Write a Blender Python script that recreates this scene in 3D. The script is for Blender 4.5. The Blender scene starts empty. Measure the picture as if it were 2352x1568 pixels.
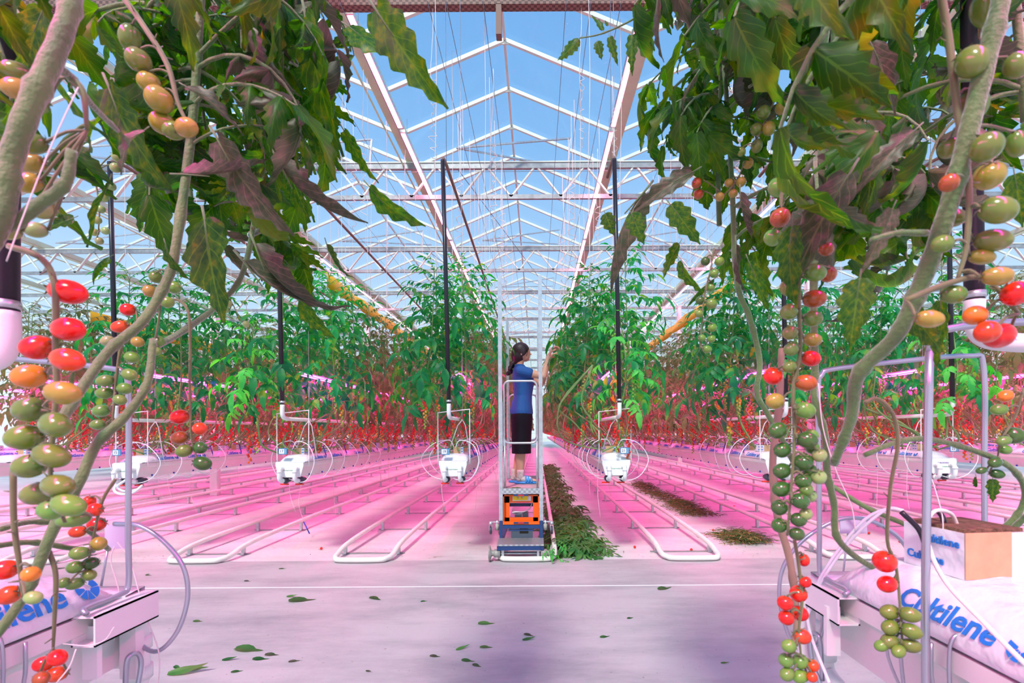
import bpy, math, random
from mathutils import Vector, Matrix, Euler
R = math.radians
C = bpy.context.scene.collection
SC = bpy.context.scene
random.seed(7)
F = 1128.0; VX, VY, CAMZ, ROLL = 1232.0, 990.0, 1.25, .006
# ---------------------------------------------------------------- camera, sky, sun, exposure
cd = bpy.data.cameras.new('camera'); cam = bpy.data.objects.new('camera', cd); C.objects.link(cam)
cam.location = (0, 0, CAMZ); cam.rotation_euler = (math.pi/2, ROLL, 0)
cd.sensor_width = 36; cd.lens = 36*F/2352; cd.shift_x = -(VX-1176)/2352; cd.shift_y = (VY-784)/2352
cd.clip_start = .03; cd.clip_end = 400; cd.dof.use_dof = True; cd.dof.focus_distance = 3.6; cd.dof.aperture_fstop = 9
SC.camera = cam
SC.view_settings.view_transform = 'Standard'; SC.view_settings.look = 'None'
SC.view_settings.exposure = 0.2; SC.view_settings.gamma = 1; SC.view_settings.use_curve_mapping = False
cy = SC.cycles
cy.use_denoising = True; cy.use_adaptive_sampling = True; cy.adaptive_threshold = .03
cy.max_bounces = 6; cy.diffuse_bounces = 3; cy.glossy_bounces = 2; cy.transmission_bounces = 3
cy.transparent_max_bounces = 24; cy.sample_clamp_indirect = 4; cy.caustics_reflective = False; cy.caustics_refractive = False

W = bpy.data.worlds.new('sky'); SC.world = W; W.use_nodes = True
nt = W.node_tree; bg = nt.nodes['Background']
tc = nt.nodes.new('ShaderNodeTexCoord'); sx = nt.nodes.new('ShaderNodeSeparateXYZ'); rp = nt.nodes.new('ShaderNodeValToRGB')
nt.links.new(tc.outputs['Generated'], sx.inputs[0]); nt.links.new(sx.outputs[2], rp.inputs[0])
e = rp.color_ramp.elements
e[0].position = 0; e[0].color = (.80, .90, 1, 1)
e[1].position = 1; e[1].color = (.12, .34, .74, 1)
for p, c in ((.12, (.66, .82, .98, 1)), (.3, (.42, .65, .93, 1)), (.5, (.24, .50, .86, 1)), (.7, (.15, .40, .79, 1))):
    q = e.new(p); q.color = c
nt.links.new(rp.outputs[0], bg.inputs[0]); bg.inputs[1].default_value = 1.0

sd = bpy.data.lights.new('sun', 'SUN'); sun = bpy.data.objects.new('sun', sd); C.objects.link(sun)
sd.energy = 3.0; sd.angle = R(9); sd.color = (1, .95, .86)
sun.rotation_euler = (R(38), R(-14), 0)      # from behind the camera, a little from the left, high

# ---------------------------------------------------------------- helpers
def P(px, py, d):
    u, v = px-VX, VY-py
    return Vector(((u+ROLL*v)*d/F, d, CAMZ+(v-ROLL*u)*d/F))

def V3(*a): return Vector(a)

class MB:
    """collects boxes, tubes and sheets into one mesh"""
    def __init__(s): s.v = []; s.f = []; s.m = []; s.uv = []; s.sm = []
    def add(s, vs, fs, mi=0, uv=None, smooth=True):
        b = len(s.v); s.v.extend([tuple(p) for p in vs])
        s.uv.extend(uv if uv else [(0, 0)]*len(vs))
        for f in fs: s.f.append(tuple(b+i for i in f)); s.m.append(mi); s.sm.append(smooth)
        return s
    def box(s, x0, x1, y0, y1, z0, z1, mi=0, M=None):
        vs = [V3(x, y, z) for z in (z0, z1) for y in (y0, y1) for x in (x0, x1)]
        if M: vs = [M @ p for p in vs]
        return s.add(vs, [(0, 2, 3, 1), (4, 5, 7, 6), (0, 1, 5, 4), (2, 6, 7, 3), (0, 4, 6, 2), (1, 3, 7, 5)], mi, smooth=False)
    def beam(s, a, b, w, h=None, mi=0):
        a, b = Vector(a), Vector(b); d = (b-a); L = d.length
        if L < 1e-6: return s
        q = d.normalized(); up = V3(0, 0, 1) if abs(q.z) < .95 else V3(0, 1, 0)
        sd_ = q.cross(up).normalized(); u2 = sd_.cross(q); h = h or w
        vs = [p+sd_*(w/2*i)+u2*(h/2*j) for p in (a, b) for i, j in ((-1, -1), (1, -1), (1, 1), (-1, 1))]
        return s.add(vs, [(0, 1, 2, 3), (7, 6, 5, 4), (0, 4, 5, 1), (1, 5, 6, 2), (2, 6, 7, 3), (3, 7, 4, 0)], mi, smooth=False)
    def tube(s, pts, r, n=8, mi=0, cap=True, closed=False):
        pts = [Vector(p) for p in pts]; k = len(pts)
        rs = list(r) if isinstance(r, (list, tuple)) else [r]*k
        vs = []; prev = None
        for i, p in enumerate(pts):
            if closed: t = pts[(i+1) % k]-pts[i-1]
            else: t = pts[min(i+1, k-1)]-pts[max(i-1, 0)]
            t = t.normalized() if t.length > 1e-9 else V3(0, 0, 1)
            if prev is None:
                a = t.cross(V3(0, 0, 1) if abs(t.z) < .9 else V3(0, 1, 0)).normalized()
            else:
                a = prev-t*prev.dot(t); a = a.normalized() if a.length > 1e-6 else t.orthogonal().normalized()
            prev = a; b = t.cross(a)
            for j in range(n):
                q = 2*math.pi*j/n; vs.append(p+(a*math.cos(q)+b*math.sin(q))*rs[i])
        fs = []
        for i in range(k if closed else k-1):
            i2 = (i+1) % k
            for j in range(n):
                j2 = (j+1) % n; fs.append((i*n+j, i*n+j2, i2*n+j2, i2*n+j))
        if cap and not closed: fs += [tuple(range(n))[::-1], tuple((k-1)*n+j for j in range(n))]
        return s.add(vs, fs, mi)
    def lathe(s, prof, n=12, M=None, mi=0):
        vs = []; fs = []
        for (r, z) in prof:
            for j in range(n):
                q = 2*math.pi*j/n; p = V3(r*math.cos(q), r*math.sin(q), z); vs.append(M @ p if M else p)
        for i in range(len(prof)-1):
            for j in range(n):
                j2 = (j+1) % n; fs.append((i*n+j, i*n+j2, (i+1)*n+j2, (i+1)*n+j))
        return s.add(vs, fs, mi)
    def ball(s, c, r, n=10, mi=0, M=None):
        r = (r, r, r) if not isinstance(r, (tuple, list)) else r
        k = max(4, n//2+1); prof = [(math.sin(math.pi*i/k), -math.cos(math.pi*i/k)) for i in range(k+1)]
        prof[0] = (1e-4, -1); prof[-1] = (1e-4, 1)
        T = Matrix.Translation(c) @ (M or Matrix.Identity(4)) @ Matrix.Diagonal((r[0], r[1], r[2], 1))
        return s.lathe(prof, n, T, mi)
    def prism(s, poly, y0, y1, mi=0):
        """polygon in x,z swept along y"""
        n = len(poly); vs = [V3(x, y0, z) for x, z in poly]+[V3(x, y1, z) for x, z in poly]
        fs = [(i, i+n, (i+1) % n+n, (i+1) % n) for i in range(n)]+[tuple(range(n)), tuple(range(2*n-1, n-1, -1))]
        return s.add(vs, fs, mi, smooth=False)
    def mesh(s, name, mats):
        me = bpy.data.meshes.new(name); me.from_pydata(s.v, [], s.f); me.update()
        for m in (mats if isinstance(mats, (list, tuple)) else [mats]): me.materials.append(m)
        me.polygons.foreach_set('material_index', s.m); me.polygons.foreach_set('use_smooth', s.sm)
        if any(u != (0, 0) for u in s.uv[:400]):
            ul = me.uv_layers.new(name='UVMap'); li = [0]*len(me.loops); me.loops.foreach_get('vertex_index', li)
            fl = []
            for i in li: fl.extend(s.uv[i])
            ul.data.foreach_set('uv', fl)
        return me
    def build(s, name, mats, parent=None, loc=None):
        return put(name, s.mesh(name, mats), parent, loc)

def put(name, data, parent=None, loc=None, rot=None, scale=None):
    o = bpy.data.objects.new(name, data); C.objects.link(o)
    if parent: o.parent = parent
    if loc is not None: o.location = loc
    if rot is not None: o.rotation_euler = rot
    if scale is not None: o.scale = (scale,)*3 if not isinstance(scale, (tuple, list)) else scale
    return o

def tag(o, label=None, cat=None, group=None, kind=None):
    if label: o['label'] = label
    if cat: o['category'] = cat
    if group: o['group'] = group
    if kind: o['kind'] = kind
    return o

def empty(name, loc=(0, 0, 0), rz=0):
    o = bpy.data.objects.new(name, None); C.objects.link(o); o.location = loc; o.rotation_euler = (0, 0, rz); o.empty_display_size = .05
    return o

KIDS = {}
def copy_tree(o, parent=None, allobj=None):
    c = o.copy(); C.objects.link(c); c.parent = parent
    for ch in o.children: copy_tree(ch, c)
    return c

ORD = 'first second third fourth fifth sixth seventh eighth ninth tenth eleventh twelfth thirteenth fourteenth fifteenth sixteenth'.split()
def smoothpts(pts, k=6):
    """Catmull-Rom through the points"""
    pts = [Vector(p) for p in pts]
    if len(pts) < 3: return [pts[0].lerp(pts[-1], i/k) for i in range(k+1)]
    out = []
    for i in range(len(pts)-1):
        a = pts[i-1] if i else pts[0]*2-pts[1]; b, c = pts[i], pts[i+1]; d = pts[i+2] if i+2 < len(pts) else pts[-1]*2-pts[-2]
        for j in range(k):
            t = j/k; out.append(.5*((2*b)+(c-a)*t+(2*a-5*b+4*c-d)*t*t+(3*b-a-3*c+d)*t**3))
    out.append(pts[-1]); return out

def lerpl(l, n):
    """resample a list of radii to n values"""
    o = []
    for i in range(n):
        t = i/(n-1)*(len(l)-1); k = min(int(t), len(l)-2); o.append(l[k]+(l[k+1]-l[k])*(t-k))
    return o

# ---------------------------------------------------------------- materials
def mat(name, col, rough=.5, metal=0, emis=None, es=0, noise=0, nscale=20, sheen=0, bump=0, bscale=60, coat=0, spec=None):
    m = bpy.data.materials.new(name); m.use_nodes = True; t = m.node_tree; b = t.nodes['Principled BSDF']
    b.inputs['Base Color'].default_value = (*col, 1); b.inputs['Roughness'].default_value = rough; b.inputs['Metallic'].default_value = metal
    if spec is not None: b.inputs['Specular IOR Level'].default_value = spec
    if emis: b.inputs['Emission Color'].default_value = (*emis, 1); b.inputs['Emission Strength'].default_value = es
    if sheen: b.inputs['Sheen Weight'].default_value = sheen
    if coat: b.inputs['Coat Weight'].default_value = coat; b.inputs['Coat Roughness'].default_value = .08
    if noise or bump:
        tcn = t.nodes.new('ShaderNodeTexCoord')
    if noise:
        nz = t.nodes.new('ShaderNodeTexNoise'); nz.inputs['Scale'].default_value = nscale; nz.inputs['Detail'].default_value = 4
        t.links.new(tcn.outputs['Object'], nz.inputs['Vector'])
        mr = t.nodes.new('ShaderNodeMapRange'); mr.inputs[1].default_value = .3; mr.inputs[2].default_value = .7
        mr.inputs[3].default_value = 1-noise; mr.inputs[4].default_value = 1+noise
        hs = t.nodes.new('ShaderNodeHueSaturation'); hs.inputs['Color'].default_value = (*col, 1)
        t.links.new(nz.outputs[0], mr.inputs[0]); t.links.new(mr.outputs[0], hs.inputs['Value']); t.links.new(hs.outputs[0], b.inputs['Base Color'])
    if bump:
        nb = t.nodes.new('ShaderNodeTexNoise'); nb.inputs['Scale'].default_value = bscale; nb.inputs['Detail'].default_value = 3
        t.links.new(tcn.outputs['Object'], nb.inputs['Vector'])
        bn = t.nodes.new('ShaderNodeBump'); bn.inputs['Strength'].default_value = bump; bn.inputs['Distance'].default_value = .01
        t.links.new(nb.outputs[0], bn.inputs['Height']); t.links.new(bn.outputs[0], b.inputs['Normal'])
    return m

def leafmat(name, c1, c2, c3=None, veins=False, trans=.45, nsc=9, under=None):
    """leaf blade: diffuse + translucent, colour wandering between c1 and c2 (dry or LED-tinted patches c3), paler vein"""
    m = bpy.data.materials.new(name); m.use_nodes = True; t = m.node_tree; N, L = t.nodes, t.links
    b = N['Principled BSDF']; out = N['Material Output']
    tcn = N.new('ShaderNodeTexCoord'); nz = N.new('ShaderNodeTexNoise'); nz.inputs['Scale'].default_value = nsc; nz.inputs['Detail'].default_value = 3
    oi = N.new('ShaderNodeObjectInfo'); vm = N.new('ShaderNodeVectorMath'); vm.operation = 'ADD'
    L.new(tcn.outputs['Object'], vm.inputs[0]); L.new(oi.outputs['Location'], vm.inputs[1]); L.new(vm.outputs[0], nz.inputs['Vector'])
    cr = N.new('ShaderNodeValToRGB'); el = cr.color_ramp.elements
    el[0].position = .36; el[0].color = (*c1, 1); el[1].position = .58; el[1].color = (*c2, 1)
    if c3: q = el.new(.70); q.color = (*c3, 1)
    L.new(nz.outputs[0], cr.inputs[0]); colo = cr.outputs[0]
    hs = N.new('ShaderNodeHueSaturation'); mr = N.new('ShaderNodeMapRange'); mr.inputs[3].default_value = .75; mr.inputs[4].default_value = 1.3
    L.new(oi.outputs['Random'], mr.inputs[0]); L.new(mr.outputs[0], hs.inputs['Value']); L.new(colo, hs.inputs['Color']); colo = hs.outputs[0]
    if veins:
        uv = N.new('ShaderNodeUVMap'); sp = N.new('ShaderNodeSeparateXYZ'); L.new(uv.outputs[0], sp.inputs[0])
        # v across -1..1 in x, u along in y: midrib and slanted side veins
        ab = N.new('ShaderNodeMath'); ab.operation = 'ABSOLUTE'; L.new(sp.outputs[0], ab.inputs[0])
        s1 = N.new('ShaderNodeMath'); s1.operation = 'MULTIPLY_ADD'; s1.inputs[1].default_value = -.28; L.new(ab.outputs[0], s1.inputs[0]); L.new(sp.outputs[1], s1.inputs[2])
        s2 = N.new('ShaderNodeMath'); s2.operation = 'MULTIPLY'; s2.inputs[1].default_value = 7.5; L.new(s1.outputs[0], s2.inputs[0])
        s3 = N.new('ShaderNodeMath'); s3.operation = 'FRACT'; L.new(s2.outputs[0], s3.inputs[0])
        s4 = N.new('ShaderNodeMath'); s4.operation = 'LESS_THAN'; s4.inputs[1].default_value = .09; L.new(s3.outputs[0], s4.inputs[0])
        s5 = N.new('ShaderNodeMath'); s5.operation = 'LESS_THAN'; s5.inputs[1].default_value = .06; L.new(ab.outputs[0], s5.inputs[0])
        s6 = N.new('ShaderNodeMath'); s6.operation = 'MAXIMUM'; L.new(s4.outputs[0], s6.inputs[0]); L.new(s5.outputs[0], s6.inputs[1])
        s7 = N.new('ShaderNodeMath'); s7.operation = 'MULTIPLY'; s7.inputs[1].default_value = .45; L.new(s6.outputs[0], s7.inputs[0])
        mx = N.new('ShaderNodeMix'); mx.data_type = 'RGBA'; L.new(s7.outputs[0], mx.inputs[0]); L.new(colo, mx.inputs[6])
        mx.inputs[7].default_value = (min(1, c2[0]*2.2+.03), min(1, c2[1]*1.8+.05), c2[2]*1.5+.02, 1); colo = mx.outputs[2]
        bn = N.new('ShaderNodeBump'); bn.inputs['Strength'].default_value = .5; bn.inputs['Distance'].default_value = .004
        L.new(s6.outputs[0], bn.inputs['Height']); L.new(bn.outputs[0], b.inputs['Normal'])
    L.new(colo, b.inputs['Base Color']); b.inputs['Roughness'].default_value = .42; b.inputs['Specular IOR Level'].default_value = .3
    tr = N.new('ShaderNodeBsdfTranslucent'); h2 = N.new('ShaderNodeHueSaturation'); h2.inputs['Hue'].default_value = .462; h2.inputs['Saturation'].default_value = 1.2; h2.inputs['Value'].default_value = 4.0
    L.new(colo, h2.inputs['Color']); L.new(h2.outputs[0], tr.inputs[0])
    ms = N.new('ShaderNodeMixShader'); ms.inputs[0].default_value = trans; L.new(b.outputs[0], ms.inputs[1]); L.new(tr.outputs[0], ms.inputs[2]); L.new(ms.outputs[0], out.inputs[0])
    return m

def tomatomat():
    """skin colour from the object's own colour, a little greener round the shoulder"""
    m = bpy.data.materials.new('tomato_skin'); m.use_nodes = True; t = m.node_tree; N, L = t.nodes, t.links; b = N['Principled BSDF']
    oi = N.new('ShaderNodeObjectInfo'); tcn = N.new('ShaderNodeTexCoord'); sp = N.new('ShaderNodeSeparateXYZ'); L.new(tcn.outputs['Object'], sp.inputs[0])
    mr = N.new('ShaderNodeMapRange'); mr.inputs[1].default_value = .0; mr.inputs[2].default_value = 1.0; mr.inputs[3].default_value = 0; mr.inputs[4].default_value = .5
    L.new(sp.outputs[2], mr.inputs[0]); mx = N.new('ShaderNodeMix'); mx.data_type = 'RGBA'
    hs = N.new('ShaderNodeHueSaturation'); hs.inputs['Hue'].default_value = .53; hs.inputs['Value'].default_value = .6; L.new(oi.outputs['Color'], hs.inputs['Color'])
    L.new(mr.outputs[0], mx.inputs[0]); L.new(oi.outputs['Color'], mx.inputs[6]); L.new(hs.outputs[0], mx.inputs[7]); L.new(mx.outputs[2], b.inputs['Base Color'])
    b.inputs['Roughness'].default_value = .22; b.inputs['Subsurface Weight'].default_value = .0; b.inputs['Coat Weight'].default_value = .3
    return m

def checker(name, c1, c2, scale, rough=.4, metal=0):
    m = mat(name, c1, rough, metal); t = m.node_tree; k = t.nodes.new('ShaderNodeTexChecker'); k.inputs['Scale'].default_value = scale
    k.inputs['Color1'].default_value = (*c1, 1); k.inputs['Color2'].default_value = (*c2, 1); g = t.nodes.new('ShaderNodeTexCoord')
    t.links.new(g.outputs['Object'], k.inputs['Vector']); t.links.new(k.outputs[0], t.nodes['Principled BSDF'].inputs['Base Color']); return m

M = {}
M['leaf'] = leafmat('tomato_leaf', (.010, .065, .016), (.025, .11, .014), (.08, .14, .015), veins=True, nsc=14, trans=.5)
M['leaf_dry'] = leafmat('withered_tomato_leaf', (.035, .070, .030), (.070, .085, .050), (.12, .11, .075), veins=True, trans=.2, nsc=18)
M['leaf_sky_tint'] = leafmat('sky_tinted_canopy_leaf', (.010, .145, .062), (.03, .25, .08), (.12, .30, .03), trans=.35, nsc=6)  # front plants: teal of the sky light is mixed into this green
M['leaf_led_tint'] = leafmat('led_tinted_canopy_leaf', (.035, .12, .035), (.09, .14, .05), (.24, .15, .12), trans=.35, nsc=8)  # inner plants: brown-pink of the LED glow is mixed into the leaf colour
M['leaf_new'] = leafmat('young_canopy_leaf', (.03, .24, .07), (.07, .36, .09), trans=.4, nsc=6)
M['litter'] = leafmat('cut_leaf', (.020, .10, .025), (.06, .17, .04), (.10, .11, .04), trans=.25, nsc=6)
M['litter_dark'] = leafmat('wilting_cut_leaf', (.05, .08, .03), (.10, .11, .04), trans=.2, nsc=6)
M['litter_dry'] = leafmat('dry_cut_stalk', (.42, .26, .11), (.22, .19, .06), (.50, .34, .18), trans=.15, nsc=7)
M['stem'] = mat('green_stem', (.075, .18, .04), .6, noise=.25, nscale=25, sheen=.6, bump=.3, bscale=200)
M['stem_far'] = mat('pale_stem', (.17, .30, .09), .6, noise=.2, nscale=10)
M['stem_old'] = mat('bare_old_stem', (.30, .27, .16), .7, noise=.3, nscale=15)
M['truss'] = mat('cluster_stalk', (.12, .15, .05), .6, noise=.2, nscale=30, sheen=.4)
M['skin_t'] = tomatomat()
M['t_red'] = mat('ripe_red', (.70, .02, .01), .3); M['t_or'] = mat('orange_ripe', (.72, .12, .01), .3)
M['t_gr'] = mat('unripe_green', (.26, .48, .07), .3); M['t_ye'] = mat('turning_yellow', (.70, .50, .05), .3)
M['steel'] = mat('white_painted_steel', (.80, .88, .76), .4, noise=.06, nscale=3)
M['steel_cream'] = mat('cream_gutter_steel', (.66, .76, .52), .4, noise=.08, nscale=3)
M['galv'] = mat('galvanised_steel', (.62, .64, .66), .32, .75, noise=.15, nscale=25)
M['galv_d'] = mat('dull_galvanised_steel', (.42, .44, .44), .4, .6, noise=.2, nscale=10)
M['brownsteel'] = mat('perforated_brown_steel', (.22, .13, .10), .6)
M['white'] = mat('white_plastic', (.86, .86, .85), .35)
M['gutterm'] = mat('white_gutter_coat', (.82, .80, .78), .4, noise=.04, nscale=6)
M['pipe'] = mat('white_heating_pipe', (.84, .81, .74), .38, noise=.06, nscale=8)
M['foil'] = mat('white_bag_film', (.80, .81, .86), .22, bump=1, bscale=22, coat=.3)
M['blue'] = mat('blue_print', (.01, .20, .62), .4)
M['navy'] = mat('navy_frame_paint', (.012, .05, .17), .4)
M['blueclip'] = mat('blue_dripper_plastic', (.03, .04, .42), .4)
M['black'] = mat('black_hose', (.012, .012, .02), .35)
M['darkgrey'] = mat('dark_grey_plastic', (.055, .06, .085), .3)
M['redp'] = mat('red_plastic', (.85, .03, .01), .35)
M['orange'] = mat('orange_housing_paint', (.90, .13, .005), .4)
M['yellow'] = mat('yellow_paint', (.90, .66, .01), .5)
M['kraft'] = mat('tan_card', (.62, .36, .20), .7, noise=.08, nscale=40)
M['wool'] = mat('brown_substrate', (.16, .09, .05), .95, noise=.5, nscale=90, bump=1, bscale=150)
M['wire'] = mat('thin_steel_wire', (.20, .24, .30), .5, .3)
M['twine'] = mat('white_twine', (.86, .80, .76), .7)
M['tubew'] = mat('translucent_white_tube', (.88, .88, .92), .3)
M['metalrod'] = mat('bent_steel_rod', (.50, .50, .58), .3, .8)
M['tread'] = checker('tread_plate', (.66, .68, .68), (.42, .44, .46), 40, .35, .7)
def led(name, c, s):
    m = mat(name, (.8, .8, .8)); b = m.node_tree.nodes['Principled BSDF']; b.inputs['Emission Color'].default_value = (*c, 1); b.inputs['Emission Strength'].default_value = s; return m
M['led_top'] = led('overhead_led', (1, .12, .22), 9)
M['led_dot'] = led('overhead_led_diode', (1, .30, .46), 120)
M['led_in'] = led('interlight_led', (1, .006, .36), 150)

def floormat(name, base, dirt, scale, line=False, rough=.6, blot=.5):
    m = mat(name, base, rough); t = m.node_tree; N, L = t.nodes, t.links; b = N['Principled BSDF']
    g = N.new('ShaderNodeTexCoord'); a = N.new('ShaderNodeTexNoise'); a.inputs['Scale'].default_value = scale; a.inputs['Detail'].default_value = 8; a.inputs['Roughness'].default_value = .7
    mp = N.new('ShaderNodeMapping'); mp.inputs['Scale'].default_value = (.35, 1, 1); L.new(g.outputs['Object'], mp.inputs[0]); L.new(mp.outputs[0], a.inputs['Vector'])
    cr = N.new('ShaderNodeValToRGB'); cr.color_ramp.elements[0].position = .30; cr.color_ramp.elements[0].color = (*dirt, 1); cr.color_ramp.elements[1].position = .58; cr.color_ramp.elements[1].color = (*base, 1)
    L.new(a.outputs[0], cr.inputs[0])
    sp = N.new('ShaderNodeTexNoise'); sp.inputs['Scale'].default_value = 38; sp.inputs['Detail'].default_value = 2; L.new(g.outputs['Object'], sp.inputs['Vector'])
    c2 = N.new('ShaderNodeValToRGB'); c2.color_ramp.elements[0].position = .24; c2.color_ramp.elements[0].color = (blot, blot*.9, blot*.8, 1); c2.color_ramp.elements[1].position = .30; c2.color_ramp.elements[1].color = (1, 1, 1, 1)
    L.new(sp.outputs[0], c2.inputs[0]); mx = N.new('ShaderNodeMix'); mx.data_type = 'RGBA'; mx.blend_type = 'MULTIPLY'; mx.inputs[0].default_value = 1
    L.new(cr.outputs[0], mx.inputs[6]); L.new(c2.outputs[0], mx.inputs[7]); L.new(mx.outputs[2], b.inputs['Base Color'])
    bn = N.new('ShaderNodeBump'); bn.inputs['Strength'].default_value = .25; bn.inputs['Distance'].default_value = .01; L.new(a.outputs[0], bn.inputs['Height']); L.new(bn.outputs[0], b.inputs['Normal'])
    return m
M['concrete'] = floormat('concrete_path', (.50, .46, .48), (.30, .29, .31), 2.2, blot=.6)
M['groundfoil'] = floormat('white_ground_foil', (.72, .70, .71), (.50, .46, .47), 1.6, rough=.35, blot=.35)
g = bpy.data.materials.new('greenhouse_glass'); g.use_nodes = True; t = g.node_tree; t.nodes.clear()
o_ = t.nodes.new('ShaderNodeOutputMaterial'); mxs = t.nodes.new('ShaderNodeMixShader'); trn = t.nodes.new('ShaderNodeBsdfTransparent'); gl = t.nodes.new('ShaderNodeBsdfGlossy')
gl.inputs['Roughness'].default_value = .15; gl.inputs[0].default_value = (.9, .95, 1, 1); trn.inputs[0].default_value = (.93, .96, .98, 1); mxs.inputs[0].default_value = .05
t.links.new(trn.outputs[0], mxs.inputs[1]); t.links.new(gl.outputs[0], mxs.inputs[2]); t.links.new(mxs.outputs[0], o_.inputs[0]); M['glass'] = g
# ---------------------------------------------------------------- floor
EDGE = 4.78
mb = MB(); mb.box(-16, 16, -3, EDGE, -.12, 0); tag(mb.build('floor', M['concrete']), 'grey concrete path crossing between the two blocks of tomato rows', kind='structure')
mb = MB(); mb.box(-32, 32, EDGE+.001, 62, -.12, -.004); tag(mb.build('ground', M['groundfoil']), 'white ground foil under the rows beyond the path', kind='structure')
mb = MB(); mb.box(-16, 16, 3.96, 3.978, 0, .001); tag(mb.build('floor_marking', mat('white_line', (.85, .85, .85), .6)), 'thin white line along the concrete path', kind='structure')
# ---------------------------------------------------------------- roof: trusses, gutters, rafters, glass
GX = [-2.48+4*k for k in range(-7, 8)]
TY = [5.4+4.5*k for k in range(0, 12)]
ZT, ZB = 6.6, 5.97
def truss_mb(y):
    mb = MB(); x0, x1 = GX[0], GX[-1]
    mb.box(x0, x1, y-.04, y+.04, ZT-.065, ZT+.04, 1); mb.box(x0, x1, y-.055, y+.055, ZT+.045, ZT+.07, 0)
    mb.box(x0, x1, y-.03, y+.03, ZB-.045, ZB+.04, 1)
    n = int((x1-x0)/1.0); s = (x1-x0)/n
    for i in range(n):
        a = x0+i*s
        mb.beam((a, y, ZB), (a+s/2, y, ZT), .06, .03); mb.beam((a+s/2, y, ZT), (a+s, y, ZB), .06, .03)
    return mb
for i, y in enumerate(TY):
    if i == 0:
        # the nearest one, seen from below as a perforated brown beam
        t0 = empty('roof_truss', (0, y, 0))
        tag(t0, 'nearest truss across the top of the picture', kind='structure')
        m0 = MB(); m0.box(GX[0], GX[-1], -.05, .05, 5.905, 6.03); m0.build('bottom_chord', checker('perforated_beam', (.25, .14, .11), (.10, .05, .04), 30, .6), t0)
        m0 = truss_mb(0); m0.box(-6, 6, -.04, .04, 6.5, 6.6); m0.build('lattice', [M['steel'], M['galv_d']], t0)
        m0 = MB(); m0.box(-.415, -.355, -.05, .05, 5.58, 5.91); m0.build('hanger_bar', M['brownsteel'], t0)
    else:
        o = truss_mb(0).build('roof_truss', [M['steel'], M['galv_d']], None, (0, y, 0)) if i == 1 else put('roof_truss', tr_me, None, (0, y, 0))
        if i == 1: tr_me = o.data
        tag(o, 'white steel lattice truss spanning the greenhouse', kind='structure')
cyl = MB()
for y in TY[1::1]:
    for x in (-6.48, 5.52, -18.48, 17.52): pass
col_me = MB().box(-.07, .07, -.06, .06, 0, ZB).mesh('column', M['gutterm'])
for y in TY[1::2]:
    for x in (-18.48, -6.48, 5.52, 17.52): tag(put('column', col_me, None, (x, y, 0)), 'square white steel roof column', kind='structure')
Y0, Y1 = .5, 60
for x in GX:
    mb = MB(); mb.box(x-.08, x+.08, Y0, Y1, 6.68, 6.74); mb.box(x-.11, x-.08, Y0, Y1, 6.70, 6.82); mb.box(x+.08, x+.11, Y0, Y1, 6.70, 6.82)
    mb.tube([(x-.16, Y0, 6.60), (x-.16, Y1, 6.60)], .018, 6)
    tag(mb.build('roof_gutter', M['steel_cream']), 'cream roof gutter running away above the rows', kind='structure')
ZG, ZR = 6.78, 7.62
raf = MB()
for k in range(-6, 46):
    y = 8.0+1.125*k
    raf.beam((0, y, ZG), (2, y, ZR), .05, .06); raf.beam((4, y, ZG), (2, y, ZR), .05, .06)
    raf.box(1.93, 2.07, y-.012, y+.012, ZR-.07, ZR-.03)
raf.box(1.98, 2.02, Y0, 59, ZR-.02, ZR+.03)
raf_me = raf.mesh('roof_rafters', M['steel'])
gl = MB(); gl.add([(0, Y0, ZG+.04), (2, Y0, ZR+.04), (2, 59, ZR+.04), (0, 59, ZG+.04), (4, Y0, ZG+.04), (4, 59, ZG+.04)], [(0, 1, 2, 3), (1, 4, 5, 2)], smooth=False)
gl_me = gl.mesh('roof_glass', M['glass'])
for i, x in enumerate(GX[:-1]):
    tag(put('roof_rafters', raf_me, None, (x, 0, 0)), 'white rafters and ridge of one glass roof span', kind='structure')
    tag(put('roof_glass', gl_me, None, (x, 0, 0)), 'glass panes of one roof span', kind='structure')
# opening struts of the roof vents
vs = MB()
for x in GX[3:11]:
    for y in (9.3, 13.8, 18.3, 27.3):
        vs.beam((x+1.0, y, 6.62), (x+3.2, y+.6, 7.15), .03); vs.beam((x+3.2, y+.6, 7.15), (x+3.15, y+.6, 6.6), .03); vs.beam((x+1.0, y, 6.62), (x+3.2, y+1.7, 7.15), .03)
tag(vs.build('roof_brace', M['galv']), 'steel rods bracing the roof vents', kind='structure')
# far and side glass walls
fw = MB()
for x in [-28+2*i for i in range(29)]: fw.box(x-.04, x+.04, 59, 59.08, 0, 7)
for z in (1, 3, 5, 6.9): fw.box(-28, 28, 59, 59.08, z-.04, z+.04)
fw.box(-28, 28, 59, 59.08, 0, .5); tag(fw.build('wall_far', M['steel']), 'far glazed end wall of the greenhouse', kind='structure')
gw = MB(); gw.add([(-28, 59.1, 0), (28, 59.1, 0), (28, 59.1, 7), (-28, 59.1, 7)], [(0, 1, 2, 3)]); tag(gw.build('window_1', M['glass']), 'glass of the far end wall', kind='structure')
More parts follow.
